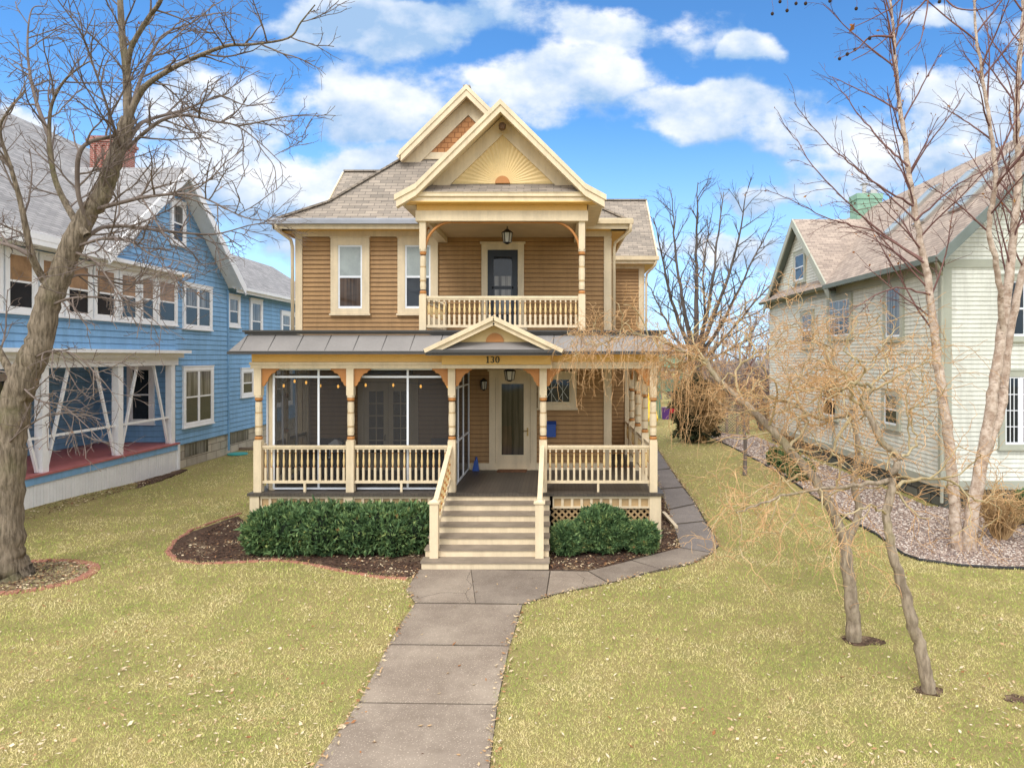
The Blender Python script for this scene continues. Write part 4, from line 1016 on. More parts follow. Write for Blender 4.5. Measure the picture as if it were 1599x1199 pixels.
mb = MB(); mb.box(10.81, 19.3, 18.76, 33.9, 0, .78); mb.build('foundation', 'dark_stone', grn)
mb = MB()
mb.lbox(FG, 18.68, 18.92, 0, .04, .6, 6.75); mb.lbox(FGF, 10.705, 10.95, 0, .04, .6, 6.75); mb.lbox(FG, 26.0, 26.2, 0, .04, .6, 6.75)
mb.lbox(FG, 18.93, 34, 0, .05, .56, .80); mb.lbox(FGF, 10.96, 19.4, 0, .05, .56, .80); mb.lbox(FG, 18.93, 34, 0, .05, 6.62, 6.9); mb.lbox(FGF, 10.75, 19.4, .0, .05, 6.72, 6.95)
mb.lbox(FG, 26.2, 33.5, 0, .06, 6.9, 7.0)
mb.build('corner_trim', 'green_trim', grn)
mb = MB()
mb.slab([(10.3, 18.1, 6.96), (10.3, 34.5, 6.96), (14.75, 34.5, 11.25), (14.75, 18.1, 11.25)], .14); mb.slab([(19.9, 18.1, 6.72), (19.9, 34.5, 6.72), (14.75, 34.5, 11.25), (14.75, 18.1, 11.25)], .14)
mb.slab([(10.45, 25.75, 6.75), (10.45, 29.8, 10.32), (15, 29.8, 10.32), (15, 25.75, 6.75)], .13); mb.slab([(10.45, 33.9, 6.75), (10.45, 29.8, 10.32), (15, 29.8, 10.32), (15, 33.9, 6.75)], .13)
groof = mb.build('roof', ['tan_shingle', 'dark_green'], grn)
mb = MB()
mb.prism([(25.7, 6.75), (29.8, 10.33), (29.8, 9.97), (25.7, 6.39)], 'x', 10.39, 10.45); mb.prism([(33.95, 6.75), (29.8, 10.33), (29.8, 9.97), (33.95, 6.39)], 'x', 10.39, 10.45)
mb.build('rake_board', 'green_trim', grn)
mb = MB(); mb.beam((10.25, 18.07, 6.84), (14.75, 18.07, 11.16), .06, .24, (0, 0, 1)); mb.beam((19.9, 18.07, 6.60), (14.75, 18.07, 11.16), .06, .24, (0, 0, 1)); mb.prism([(10.18, 6.82), (10.30, 6.82), (10.30, 6.97), (10.16, 6.97)], 'y', 18.1, 25.8); mb.build('rake_board', 'dark_green', grn)
for y0 in (20.2, 22.3, 24.6):          # long skylights lying in the roof slope
    a, c = Vector((12.0, 0, 8.60)), Vector((13.9, 0, 10.43)); nn = Vector((-.694, 0, .72)) * .05
    sk = MB(); sk.beam(a + nn + Vector((0, y0, 0)), c + nn + Vector((0, y0, 0)), .75, .10, (-.694, 0, .72)); s_ = sk.build('skylight', 'steel', groof)
    sk = MB(); sk.beam(a + nn * 1.4 + Vector((.06, y0, .06)), c + nn * 1.4 + Vector((-.06, y0, -.06)), .60, .10, (-.694, 0, .72)); sk.build('pane', 'blind', s_)
mb = MB(); mb.mi = 0
c0, c1 = X(1330, 32), X(1368, 32); mb.box(c0, c1, 31.4, 32.2, 9, 11.6); mb.box(c0 - .04, c1 + .04, 31.36, 32.24, 11.6, 11.85)
mb.mi = 1; mb.box(c0 + .1, c1 - .1, 31.5, 32.1, 11.85, 11.9); mb.tube([(c0 + .5, 31.8, 11.9), (c0 + .5, 31.8, 12.35)], .10, 8); mb.box(c0 + .35, c0 + .65, 31.65, 31.95, 12.35, 12.39); mb.box(c0 + .72, c0 + 1.02, 31.6, 32.0, 11.9, 12.08)
mb.build('chimney', ['chimney_green', 'steel'], grn)
def gw(px0, px1, z0, z1, **k): window(grn, FG, min(yg(px0), yg(px1)), max(yg(px0), yg(px1)), z0, z1, trim='green_trim', tw=.17, **k)
gw(1382, 1413, 4.75, 6.6, upper='glass_grey', lower='glass_grey', style='fixed')
gw(1294, 1332, 4.9, 6.55, grid=(4, 4), style='fixed', upper='glass_grey')
gw(1252, 1272, 4.6, 6.2, upper='glass_grey')
gw(1380, 1408, 1.95, 3.2, upper='glass_grey')
gw(1284, 1310, 1.8, 3.4, upper='glass_grey')
window(grn, FG, 29.0, 30.4, 7.5, 8.9, trim='green_trim', tw=.15)
window(grn, FGF, X(1558, 18.7), X(1650, 18.7), 1.70, 3.85, trim='green_trim', tw=.16, lites=3, grid=(3, 4), style='fixed')
window(grn, FGF, X(1560, 18.7), X(1640, 18.7), 4.7, 6.5, trim='green_trim', tw=.16, lites=2)
mb = MB(); mb.tube([(10.25, 18.2, 6.8), (10.65, 18.6, 6.5), (10.65, 18.62, .2)], .045, 8); mb.build('downspout', 'green_trim', grn)

# ================================================================ smaller things
# brick ring round the maple and brick edging of the left bed: every brick is a thing
def brick_mesh():
    b = MB(); l, w, h = .105, .052, .035
    b.hexa([(-l, -w, 0), (l, -w, 0), (l, w, 0), (-l, w, 0), (-l + .006, -w + .006, h), (l - .006, -w + .006, h), (l - .006, w - .006, h), (-l + .006, w - .006, h)])
    me = bpy.data.meshes.new('edging_brick'); me.from_pydata(b.v, [], b.f); me.materials.append(M['edge_brick']); me.update(); return me
BME = brick_mesh()
def lay(path, label, group, sp, across=True):
    path = [Vector(p) for p in path]; acc = 0; nxt = .02
    for a, c in zip(path[:-1], path[1:]):
        L = (c - a).length; d = (c - a) / L
        while nxt < acc + L:
            p = a + d * (nxt - acc); o = bpy.data.objects.new('edging_brick', BME); COL.objects.link(o); WL[o] = Vector((p.x, p.y, 0))
            o.location = (p.x + random.uniform(-.012, .012), p.y + random.uniform(-.012, .012), gz(p.x, p.y) + random.uniform(-.026, -.004))
            o.rotation_euler = (random.uniform(-.05, .05), random.uniform(-.05, .05), math.atan2(d.y, d.x) + (math.pi / 2 if across else 0) + random.uniform(-.08, .08))
            tag(o, label, 'brick', group); nxt += sp
        acc += L
rc = [(RING_C[0] + (RING_A + .05) * math.cos(a), RING_C[1] + (RING_B + .05) * math.sin(a)) for a in np.linspace(-2.3, 3.3, 50)]
lay(rc, 'weathered red brick laid crosswise in the ring around the big bare tree', 'bricks ringing the big tree', .122)
ed = gpoly([(372, 803), (340, 813), (300, 827), (272, 845), (262, 862), (275, 875), (310, 880), (350, 879), (430, 875), (480, 880), (530, 891), (590, 901), (640, 905)])
lay(ed, 'red brick set end to end in the curved edging of the mulch bed', 'bricks edging the hedge bed', .225, False)
# black edging round the gravel
mb = MB(); mb.tube([(*G(*p), .02) for p in GRAVEL_EDGE], .035, 6); o = mb.build('bed_edging', 'rubber'); tag(o, 'black rubber edging strip curving along the gravel bed', 'edging')
# front door things
mb = MB(); mb.prism([(X(776, 18.1), 18.02), (X(822, 18.1), 18.02), (X(822, 18.1) + .02, 18.42), (X(776, 18.1) + .02, 18.42)], 'z', 1.151, 1.175); mb.box(X(776, 18.1), X(822, 18.1), 18.2, 18.24, 1.175, 1.182)
tag(mb.build('doormat', 'mat_fibre'), 'brown coir doormat in front of the cream front door', 'doormat')
mb = MB(); a, b_ = X(853, WY), X(868, WY); mb.lbox(FRM, a, b_, .02, .16, 2.06, 2.40); mb.prism([(WY - .02, 2.40), (WY - .18, 2.37), (WY - .18, 2.40), (WY - .02, 2.48)], 'x', a - .01, b_ + .01); mb.lbox(FRM, a + .02, b_ - .02, .16, .172, 2.10, 2.34)
tag(mb.build('mailbox', 'mail_blue'), 'bright blue wall mailbox right of the front door', 'mailbox')
def lantern(name, x, y, z0, z1, r, label, chain=0.0, cat='lantern'):
    e = empty(name, (x, y, z0), label, cat); h = z1 - z0; k = MB()
    k.lathe([(r * .25, z0), (r * .7, z0 + .04), (r * .75, z0 + h * .12)], x, y, 0, 6); k.lathe([(r * 1.15, z0 + h * .72), (r * .95, z0 + h * .80), (r * .3, z0 + h * .96), (r * .1, z1)], x, y, 0, 6)
    for i in range(6): a = math.pi * i / 3; k.beam((x + r * .75 * math.cos(a), y + r * .75 * math.sin(a), z0 + h * .1), (x + r * 1.02 * math.cos(a), y + r * 1.02 * math.sin(a), z0 + h * .74), .015, .015)
    if chain: k.tube([(x, y, z1), (x, y, z1 + chain)], .01, 5)
    k.build('cage', 'black', e)
    g = MB(); g.lathe([(r * .68, z0 + h * .12), (r * .95, z0 + h * .73)], x, y, 0, 6); g.build('lamp_glass', 'frosted', e)
    return e
lantern('hanging_lantern', X(792, 16.8), 16.8, 7.05, 7.44, .13, 'black lantern with frosted glass hanging above the balcony', .08)
lantern('hanging_lantern', X(796, 16.9), 16.9, 3.62, 3.98, .14, 'black lantern hanging from the porch ceiling above the entrance', .15)
e = lantern('wall_lantern', X(756, WY), WY - .12, 3.32, 3.66, .09, 'dark wall lantern left of the front door'); k = MB(); k.box(X(756, WY) - .05, X(756, WY) + .05, WY - .05, WY - .016, 3.36, 3.62); k.build('wall_plate', 'black', e)
k = MB(); k.lathe([(.03, 0), (.075, .03), (.085, .12), (.05, .17)], X(784, 15.3), 15.34, Z(203, 15.3), 8); k.tube([(X(784, 15.3), 15.34, Z(203, 15.3) + .15), (X(784, 15.3), 15.55, Z(203, 15.3) + .22)], .02, 6)
k.build('gable_lamp', 'brownband'); tag(bpy.data.objects['gable_lamp'], 'small dark floodlight under the peak of the sunburst gable', 'lamp')
# string lights: cable and bulbs
sl = empty('string_lights', (-4.6, 15.8, 3.6), 'string of small warm bulbs on a cable behind the porch screens', 'string lights')
pts = [(428, 592), (443, 603), (460, 596), (478, 598), (500, 603), (528, 604), (571, 602), (614, 602), (657, 604), (699, 604)]
k = MB(); k.tube([P(a, c - 5, 15.85) for a, c in pts], .006, 5); k.build('cable', 'black', sl)
for a, c in pts[1:]:
    p = P(a, c, 15.85); k = MB(); k.lathe([(.012, .05), (.026, .02), (.024, -.01), (.008, -.03)], p.x, p.y, p.z, 8); k.build('bulb', 'bulb', sl, origin=p, smooth=True)
# furniture inside the screened porch
def sofa(x0, x1, y0, y1, label, back='y'):
    e = empty('porch_sofa', ((x0 + x1) / 2, (y0 + y1) / 2, 1.15), label, 'sofa'); m_ = MB()
    m_.box(x0, x1, y0, y1, 1.2, 1.50); m_.box(x0, x0 + .14, y0, y1, 1.5, 1.78); m_.box(x1 - .14, x1, y0, y1, 1.5, 1.78); m_.box(x0 + .14, x1 - .14, y1 - .16, y1, 1.5, 2.02)
    for x in (x0 + .05, x1 - .05):
        for y in (y0 + .05, y1 - .05): m_.box(x - .03, x + .03, y - .03, y + .03, 1.15, 1.2)
    m_.build('frame', 'wicker', e); c_ = MB(); n = max(1, round((x1 - x0) / .7)); w = (x1 - x0 - .3) / n
    for i in range(n): c_.box(x0 + .15 + i * w + .01, x0 + .15 + (i + 1) * w - .01, y0 + .02, y1 - .18, 1.5, 1.62); c_.box(x0 + .15 + i * w + .01, x0 + .15 + (i + 1) * w - .01, y1 - .30, y1 - .17, 1.63, 2.08)
    c_.build('cushion', 'cushion', e)
sofa(-6.5, -5.6, 17.2, 18.1, 'dark wicker armchair at the left end of the screened porch'); sofa(-3.5, -2.65, 17.2, 18.1, 'dark wicker armchair near the screen partition')
t_ = empty('side_table', (X(525, 17.5), 17.5, 1.15), 'dark low table carrying a white lantern in the screened porch', 'table'); k = MB(); x = X(525, 17.5)
k.box(x - .45, x + .45, 17.2, 17.75, 1.60, 1.64); k.build('table_top', 'wicker', t_)
for sx_ in (-.4, .4):
    for sy_ in (-.22, .22): k = MB(); k.box(x + sx_ - .02, x + sx_ + .02, 17.48 + sy_ - .02, 17.48 + sy_ + .02, 1.15, 1.60); k.build('leg', 'wicker', t_)
e = empty('candle_lantern', (x, 17.45, 1.64), 'white square candle lantern on the low porch table', 'lantern'); k = MB()
for sx_ in (-.11, .11):
    for sy_ in (-.11, .11): k.box(x + sx_ - .015, x + sx_ + .015, 17.45 + sy_ - .015, 17.45 + sy_ + .015, 1.64, 2.0)
k.box(x - .14, x + .14, 17.31, 17.59, 1.64, 1.67); k.box(x - .14, x + .14, 17.31, 17.59, 1.98, 2.01); k.hexa([(x - .12, 17.33, 2.01), (x + .12, 17.33, 2.01), (x + .12, 17.57, 2.01), (x - .12, 17.57, 2.01), (x - .03, 17.42, 2.1), (x + .03, 17.42, 2.1), (x + .03, 17.48, 2.1), (x - .03, 17.48, 2.1)])
k.build('cage', 'white', e); k = MB(); k.lathe([(.05, 1.67), (.05, 1.82)], x, 17.45, 0, 10); k.build('candle', 'frosted', e)
k = MB(); k.hexa([(-2.30, 18.22, 1.151), (-2.12, 18.22, 1.151), (-2.12, 18.36, 1.151), (-2.30, 18.36, 1.151), (-2.25, 18.25, 1.42), (-2.16, 18.25, 1.42), (-2.16, 18.33, 1.42), (-2.25, 18.33, 1.42)]); k.lathe([(.05, 1.40), (.03, 1.47), (.03, 1.52)], -2.2, 18.29, 0, 8)
tag(k.build('cleaning_jug', 'mail_blue'), 'small blue jug on the porch floor beside the screen partition', 'jug')
# splash block of the downspout, garden lid, yard things
k = MB(); a, c = G(1036, 806), G(1056, 826); k.beam((*a, .10), (*c, .05), .09, .06); tag(k.build('drain_spout', 'cream'), 'cream drain spout lying across the mulch by the side path', 'spout')
k = MB(); c = G(371, 710); k.lathe([(.42, .02), (.40, .07), (.05, .09)], c[0], c[1], 0, 14); tag(k.build('garden_lid', 'teal'), 'round teal plastic lid on the grass by the blue house', 'lid')
k = MB(); c = G(378, 703); k.box(c[0] - .5, c[0] + .5, c[1], c[1] + .2, 0, .12); tag(k.build('timber_border', 'fence_wood'), 'short brown timber lying against the blue house foundation', 'timber')
# play set behind
YP = 46
ps = empty('play_set', (X(1044, YP), YP, 0), 'weathered green wooden play tower at the end of the lawn', 'play set')
x0, x1 = X(1030, YP), X(1064, YP); k = MB()
for x in (x0, x1):
    for y in (YP, YP + 1.4): k.box(x - .07, x + .07, y - .07, y + .07, 0, 3.6)
for z in (1.95, 2.1, 2.25, 2.4, 2.55): k.box(x0, x1, YP - .09, YP - .05, z, z + .10)
k.build('post', 'playgreen', ps); k = MB(); k.box(x0 - .1, x1 + .1, YP - .1, YP + 1.5, 1.85, 1.93); k.build('platform', 'playgreen', ps)
k = MB(); k.slab([(x0 - .2, YP - .3, 3.5), (x1 + .2, YP - .3, 3.5), (x1 + .2, YP + .7, 4.3), (x0 - .2, YP + .7, 4.3)], .06, 0, 0); k.slab([(x0 - .2, YP + 1.7, 3.5), (x1 + .2, YP + 1.7, 3.5), (x1 + .2, YP + .7, 4.3), (x0 - .2, YP + .7, 4.3)], .06, 0, 0); k.build('roof', 'playgreen', ps)
k = MB(); xs = X(1016, 42); k.beam((xs, 44.0, 2.2), (xs, 41, .3), .55, .06); k.beam((xs - .27, 44.0, 2.3), (xs - .27, 41, .4), .06, .22); k.beam((xs + .27, 44.0, 2.3), (xs + .27, 41, .4), .06, .22); k.tube([(xs, 44, 2.2), (xs, 44, 0)], .05, 6)
tag(k.build('slide', 'yellow_plastic'), 'yellow plastic slide seen past the porch posts', 'slide')
for nm, px, mt, lb in (('toy_bin', 1039, 'purple', 'dark purple plastic bin under the play tower'), ('toy_bin', 1051, 'red_plastic', 'red plastic bin under the play tower')):
    k = MB(); x = X(px, YP - .5); k.hexa([(x - .2, YP - .7, 0), (x + .2, YP - .7, 0), (x + .2, YP - .3, 0), (x - .2, YP - .3, 0), (x - .25, YP - .75, .75), (x + .25, YP - .75, .75), (x + .25, YP - .25, .75), (x - .25, YP - .25, .75)]); k.box(x - .27, x + .27, YP - .77, YP - .23, .75, .80)
    tag(k.build(nm, mt), lb, 'bin')
# lattice fence beside the green house
fx0, fx1, FY = X(1118, 37), 10.5, 37
fe = empty('lattice_fence', ((fx0 + fx1) / 2, FY, 0), 'weathered grey lattice fence between the bushes and the green house', 'fence'); lm = MB()
def lat(x0, x1, z0, z1, y):
    lattice(x0, x1, z0, z1, y)
lattice(fx0, fx1, .1, 1.9, FY); lm.build('lattice_panel', 'fence_wood', fe)
for i in range(4):
    x = fx0 + (fx1 - fx0) * i / 3; k = MB(); k.box(x - .06, x + .06, FY - .1, FY + .02, 0, 2.05); k.build('post', 'fence_wood', fe)
k = MB(); k.box(fx0, fx1, FY - .06, FY - .02, 1.9, 2.0); k.build('rail', 'fence_wood', fe)
# ================================================================ vegetation
def bark(name, c1, c2, vert=.18, scale=9, c3=None, flecks=None):
    m, t, b = newmat(name)
    cc = t.nodes.new('ShaderNodeTexCoord'); mp = t.nodes.new('ShaderNodeMapping'); mp.inputs['Scale'].default_value = (1, 1, vert)
    t.links.new(cc.outputs['Object'], mp.inputs[0])
    n1 = tnoise(t, scale, 7, .65, vec=mp.outputs[0]); n2 = tnoise(t, 1.1, 4, .6)
    c = mixc(sstep(n1, .32, .68, t), c1, c2, tree=t)
    if c3: c = mixc(mth('MULTIPLY', sstep(n2, .5, .7, t), .6, tree=t), c, c3, tree=t)
    t.links.new(c, b.inputs['Base Color']); b.inputs['Roughness'].default_value = .9; b.inputs['Specular IOR Level'].default_value = .15
    bump(t, b, n1, 1.0, .045)
    if flecks:
        fm = t.nodes.new('ShaderNodeMapping'); fm.inputs['Scale'].default_value = (9, 9, 26); t.links.new(cc.outputs['Object'], fm.inputs[0])
        c = mixc(mth('MULTIPLY', sstep(tnoise(t, 1.0, 3, .6, vec=fm.outputs[0]), .60, .70, t), .75, tree=t), c, flecks, tree=t); t.links.new(c, b.inputs['Base Color'])
    M[name] = m
bark('maple_bark', (.10, .078, .055), (.30, .24, .175), .16, 20, (.13, .125, .05))
bark('maple_twig', (.13, .10, .085), (.22, .175, .15), .5, 3)
bark('willow_bark', (.20, .155, .11), (.42, .34, .25), .3, 14, (.25, .22, .10))
bark('willow_limb', (.33, .25, .13), (.52, .43, .26), .4, 6)
bark('willow_twig', (.50, .275, .12), (.70, .465, .25), .4, 3)
bark('birch_bark', (.33, .235, .175), (.62, .51, .42), 1.0, 7, (.30, .20, .15), (.09, .055, .04))
bark('birch_twig', (.13, .065, .06), (.22, .12, .105), .5, 3)
bark('dark_bark', (.075, .062, .055), (.15, .122, .105), .2, 4)
bark('grey_bark', (.13, .105, .09), (.23, .19, .165), .2, 6)
bark('far_twig', (.22, .165, .15), (.32, .25, .225), .5, 1)
bark('tan_twig', (.36, .22, .10), (.55, .38, .20), .5, 3)
M['seed_ball'] = mat('dark_seed_ball', (.04, .025, .018), .9, .2, 20, fine=150, bmp=.8)
M['dead_leaf'] = randmat('dead_leaves', [(0, (.20, .07, .025)), (.5, (.42, .17, .05)), (1, (.55, .30, .10))], .8)

class Tree:
    def __init__(s, seed): s.r = random.Random(seed); s.b = {}
    def tube(s, pts, rad, n, k):
        pts = np.asarray(pts, float); rad = np.asarray(rad, float); m = len(pts)
        t = np.gradient(pts, axis=0); t /= np.linalg.norm(t, axis=1)[:, None] + 1e-9
        ref = np.array((.31, .52, .79)) if abs(t[0] @ np.array((.31, .52, .79))) < .9 else np.array((.9, -.3, .2))
        a = ref - t * (t @ ref)[:, None]; a /= np.linalg.norm(a, axis=1)[:, None] + 1e-9; b = np.cross(t, a)
        an = np.arange(n) * 2 * math.pi / n
        V = pts[:, None] + (a[:, None] * np.cos(an)[None, :, None] + b[:, None] * np.sin(an)[None, :, None]) * rad[:, None, None]
        Vs, Fs, cnt = s.b.setdefault(k, ([], [], [0]))
        i = np.arange(m - 1)[:, None] * n; j = np.arange(n)[None]; j2 = (j + 1) % n
        Fs.append((np.stack([i + j, i + j2, i + n + j2, i + n + j], -1).reshape(-1, 4)) + cnt[0]); Vs.append(V.reshape(-1, 3)); cnt[0] += m * n
    def leafquads(s, pos, size, k='leaf'):
        Vs, Fs, cnt = s.b.setdefault(k, ([], [], [0])); pos = np.asarray(pos); n = len(pos)
        a = RNG.normal(size=(n, 3)); a /= np.linalg.norm(a, axis=1)[:, None]; c = RNG.normal(size=(n, 3)); c -= a * (a * c).sum(1)[:, None]; c /= np.linalg.norm(c, axis=1)[:, None]
        sz = size * RNG.uniform(.6, 1.3, (n, 1))
        V = np.stack([pos - a * sz, pos + c * sz * .5 + np.cross(a, c) * sz * .3, pos + a * sz, pos - c * sz * .5 + np.cross(a, c) * sz * .3], 1).reshape(-1, 3)
        Fs.append(np.arange(n * 4).reshape(n, 4) + cnt[0]); Vs.append(V); cnt[0] += n * 4
    def limb(s, tr, r0, r1, n=8, k='trunk', sub=5, jit=.0, power=.8, flare=0):
        """smooth tapered limb through points; returns the points and radii"""
        p = [np.array(q, float) for q in tr]; p = [2 * p[0] - p[1]] + p + [2 * p[-1] - p[-2]]; out = []
        for i in range(1, len(p) - 2):
            for u in np.linspace(0, 1, sub, endpoint=False):
                a, b, c, d = p[i - 1:i + 3]
                out.append(.5 * (2 * b + (c - a) * u + (2 * a - 5 * b + 4 * c - d) * u * u + (3 * b - a - 3 * c + d) * u ** 3))
        out.append(p[-2]); out = np.array(out)
        if jit: out[1:-1] += RNG.normal(size=(len(out) - 2, 3)) * jit
        L = np.concatenate([[0], np.cumsum(np.linalg.norm(np.diff(out, axis=0), axis=1))]); f = (L / L[-1]) ** power
        rad = r0 + (r1 - r0) * f
        if flare: rad = rad * (1 + flare * np.exp(-np.maximum(out[:, 2], 0) / .16) + .25 * flare * np.exp(-np.maximum(out[:, 2], 0) / .8))
        s.tube(out, rad * (1 + .035 * RNG.normal(size=len(rad))) if r0 > .08 else rad, n, k)
        return out, rad
    def spawn(s, pts, rad, lvl, spec, t0=.15, dens=1.0, Lref=1.0, keep=None):
        if lvl >= len(spec): return
        S = spec[lvl]; r = s.r
        seg = np.linalg.norm(np.diff(pts, axis=0), axis=1); L = seg.sum(); cum = np.concatenate([[0], np.cumsum(seg)])
        n = L * S['n'] * dens * (1 - t0); n = int(n) + (r.random() < n - int(n))
        for q in range(n):
            f = t0 + (1 - t0) * (q + r.random()) / n
            i = min(int(np.searchsorted(cum, f * L)) - 1, len(seg) - 1); i = max(i, 0); w = (f * L - cum[i]) / max(seg[i], 1e-6)
            p = Vector(pts[i] + (pts[i + 1] - pts[i]) * w); d = Vector(pts[i + 1] - pts[i]).normalized()
            pr = rad[i] + (rad[min(i + 1, len(rad) - 1)] - rad[i]) * w
            ax = d.cross(Vector((r.gauss(0, 1), r.gauss(0, 1), r.gauss(0, 1))))
            if ax.length < 1e-3: continue
            dd = Matrix.Rotation(R(r.uniform(*S['ang'])), 3, ax.normalized()) @ d
            if 'bias' in S: dd = (dd + Vector(S['bias'])).normalized()
            ln = r.uniform(*S['L']) * Lref * (1 - S.get('tip', .45) * f)
            if keep and not keep(p + dd * ln): continue
            s.grow(p, dd, ln, min(pr * .75, S['r']), lvl, spec, Lref)
    def grow(s, p, d, L, r0, lvl, spec, Lref=1.0):
        S = spec[lvl]; r = s.r; ns = S['seg']; st = L / ns; pts = [p[:]]; w = S['wig']; tr = Vector(S['trop']); d = d.copy(); c = Vector(p)
        for i in range(ns):
            d = d + Vector((r.gauss(0, w), r.gauss(0, w), r.gauss(0, w))) + tr * (st * (i + 1) / ns if S.get('acc') else st); d.normalize(); c = c + d * st; pts.append(c[:])
        pts = np.array(pts); r1 = S.get('r1', .0022); rad = np.linspace(r0, min(r0, r1), ns + 1)
        s.tube(pts, rad, S['sides'], S['k'])
        if 'leaf' in S and r.random() < S['leaf']: s.leaves.append(pts[r.randrange(1, ns + 1)])
        s.spawn(pts, rad, lvl + 1, spec, .12, 1.0, Lref)
    leaves = []
    def build(s, names, parent, origin):
        for k, (Vs, Fs, c) in s.b.items():
            nm, mt = names[k]; V = np.concatenate(Vs)
            o = npmesh(nm, V, [np.concatenate(Fs)], mt, parent, origin, rnd=RNG.uniform(size=len(V) // 4).repeat(4) if k == 'leaf' else None, smooth=(k == 'trunk'))
            WL[o] = Vector(origin)
            if parent is not None: o.location = (0, 0, 0)
def tree(name, loc, label, T, names, group=None, cat='tree'):
    e = empty(name, loc, label, cat, group); T.build(names, e, loc); return e
def tr(pts, Y0, dY, scl=1.0):
    """photo points with a distance each: dY is a list, or one drift spread along the limb"""
    n = len(pts)
    return [P(a, b, Y0 + (dY[i] if isinstance(dY, (list, tuple)) else dY * i / (n - 1))) for i, (a, b) in enumerate(pts)]

# ---------------------------------------------------------------- big maple at the left
T = Tree(11); Y0 = 12.85
MS = [dict(n=4.2, ang=(25, 60), L=(.7, 2.0), wig=.10, trop=(0, 0, .10), seg=9, sides=5, k='crown', r=.020, r1=.007, tip=.5),
      dict(n=5.4, ang=(25, 55), L=(.30, .95), wig=.13, trop=(0, 0, .25), seg=6, sides=4, k='crown', r=.009, r1=.005, leaf=.02),
      dict(n=6.5, ang=(25, 55), L=(.10, .36), wig=.12, trop=(0, 0, .5), seg=4, sides=3, k='crown', r=.0055, r1=.004, tip=.3)]
T.leaves = []
trunk = [(-10.58, 12.95, -.12), (-10.58, 12.95, .10)] + tr([(5, 870), (6, 800), (12, 710), (22, 640), (40, 585), (62, 535), (76, 470), (100, 415), (128, 350), (160, 303), (182, 241), (200, 185)], Y0, .3)
p, r_ = T.limb(trunk, .345, .125, 16, sub=8, jit=.010, power=1.0, flare=.22)
LIMBS = [([(200, 190), (198, 120), (191, 55), (187, -30), (192, -120)], .085, .04, [.3, .4, .4, .3, .2]),
         ([(198, 120), (205, 75), (232, 28), (253, -5), (270, -90)], .055, .028, [.4, .2, 0, -.3, -.6]),
         ([(200, 188), (214, 155), (233, 130), (283, 100), (350, 73), (390, 70), (450, 60), (470, 35), (492, 8)], .065, .010, [.3, .3, .2, 0, -.4, -.7, -.9, -1, -1.1]),
         ([(204, 172), (222, 118), (253, 57), (300, 36), (330, 12), (350, 0)], .040, .008, [.3, .5, .8, 1.1, 1.3, 1.5]),
         ([(196, 228), (215, 198), (233, 187), (283, 173), (317, 160), (345, 150), (385, 165), (430, 160)], .050, .008, [.3, .5, .9, 1.4, 1.9, 2.2, 2.4, 2.6]),
         ([(198, 232), (225, 208), (253, 188), (290, 180), (335, 190), (370, 197), (410, 227), (447, 263)], .045, .006, [.3, 0, -.2, -.4, -.6, -.8, -.9, -1]),
         ([(372, 197), (410, 190), (450, 182), (496, 178)], .018, .006, [-.8, -.8, -.9, -1.]),
         ([(150, 327), (187, 317), (233, 307), (290, 303), (327, 313), (383, 340), (432, 345)], .045, .006, [.2, -.2, -.6, -1, -1.3, -1.6, -1.9]),
         ([(113, 393), (150, 360), (187, 353), (253, 360), (333, 366), (400, 350), (450, 352)], .050, .007, [.2, .5, 1, 1.5, 2, 2.5, 2.9]),
         ([(120, 385), (165, 372), (205, 378), (240, 400), (285, 410), (320, 430)], .032, .006, [.2, -.2, -.6, -1, -1.4, -1.6]),
         ([(78, 478), (110, 466), (160, 465), (215, 480), (262, 520)], .030, .006, [.2, -.2, -.5, -.9, -1.2]),
         ([(90, 445), (120, 430), (158, 433), (200, 445), (262, 428), (300, 450)], .032, .006, [.2, .7, 1.2, 1.6, 2, 2.4]),
         ([(52, 560), (80, 548), (118, 555), (165, 600), (190, 640)], .024, .005, [.1, -.4, -.8, -1, -1.2]),
         ([(30, 600), (60, 625), (95, 632), (130, 660), (160, 690)], .022, .005, [.1, -.4, -.7, -.9, -1]),
         ([(136, 368), (116, 342), (90, 292), (80, 250), (77, 213), (80, 167), (100, 127), (133, 100), (150, 95)], .075, .010, [.1, .15, .3, .3, .3, .2, 0, -.3, -.4]),
         ([(77, 214), (57, 160), (46, 110), (43, 60), (50, 15), (70, 10)], .045, .010, [.3, .5, .8, 1, 1.2, 1.3]),
         ([(140, 352), (126, 318), (121, 290), (123, 243), (140, 222), (178, 213)], .050, .035, [.2, .0, -.1, -.25, -.2, .1]),
         ([(70, 440), (50, 400), (33, 320), (17, 262), (0, 205), (15, 170), (40, 140)], .075, .012, [.1, -.2, -.4, -.6, -.7, -.8, -.8]),
         ([(50, 400), (20, 385), (-30, 370), (-90, 330)], .05, .015, [-.2, -.1, .2, .5]),
         ([(18, 262), (-20, 220), (-60, 120), (-80, 20)], .04, .015, [-.6, -.5, -.3, 0]),
         ([(190, 238), (175, 190), (150, 115), (125, 50), (90, 0)], .035, .010, [.3, -.4, -.8, -1.2, -1.5]),
         ([(160, 300), (172, 240), (172, 170), (176, 120)], .022, .008, [.2, -.3, -.5, -.6]),
         ([(120, 395), (150, 410), (200, 470), (255, 460), (300, 430)], .024, .005, [.1, -.6, -1.2, -1.5, -1.6]),
         ([(15, 690), (40, 668), (75, 648), (110, 642)], .022, .005, [-.1, -.6, -1, -1.3]),
         ([(30, 610), (5, 560), (-20, 520), (-60, 500)], .085, .04, [0, .1, .2, .3])]
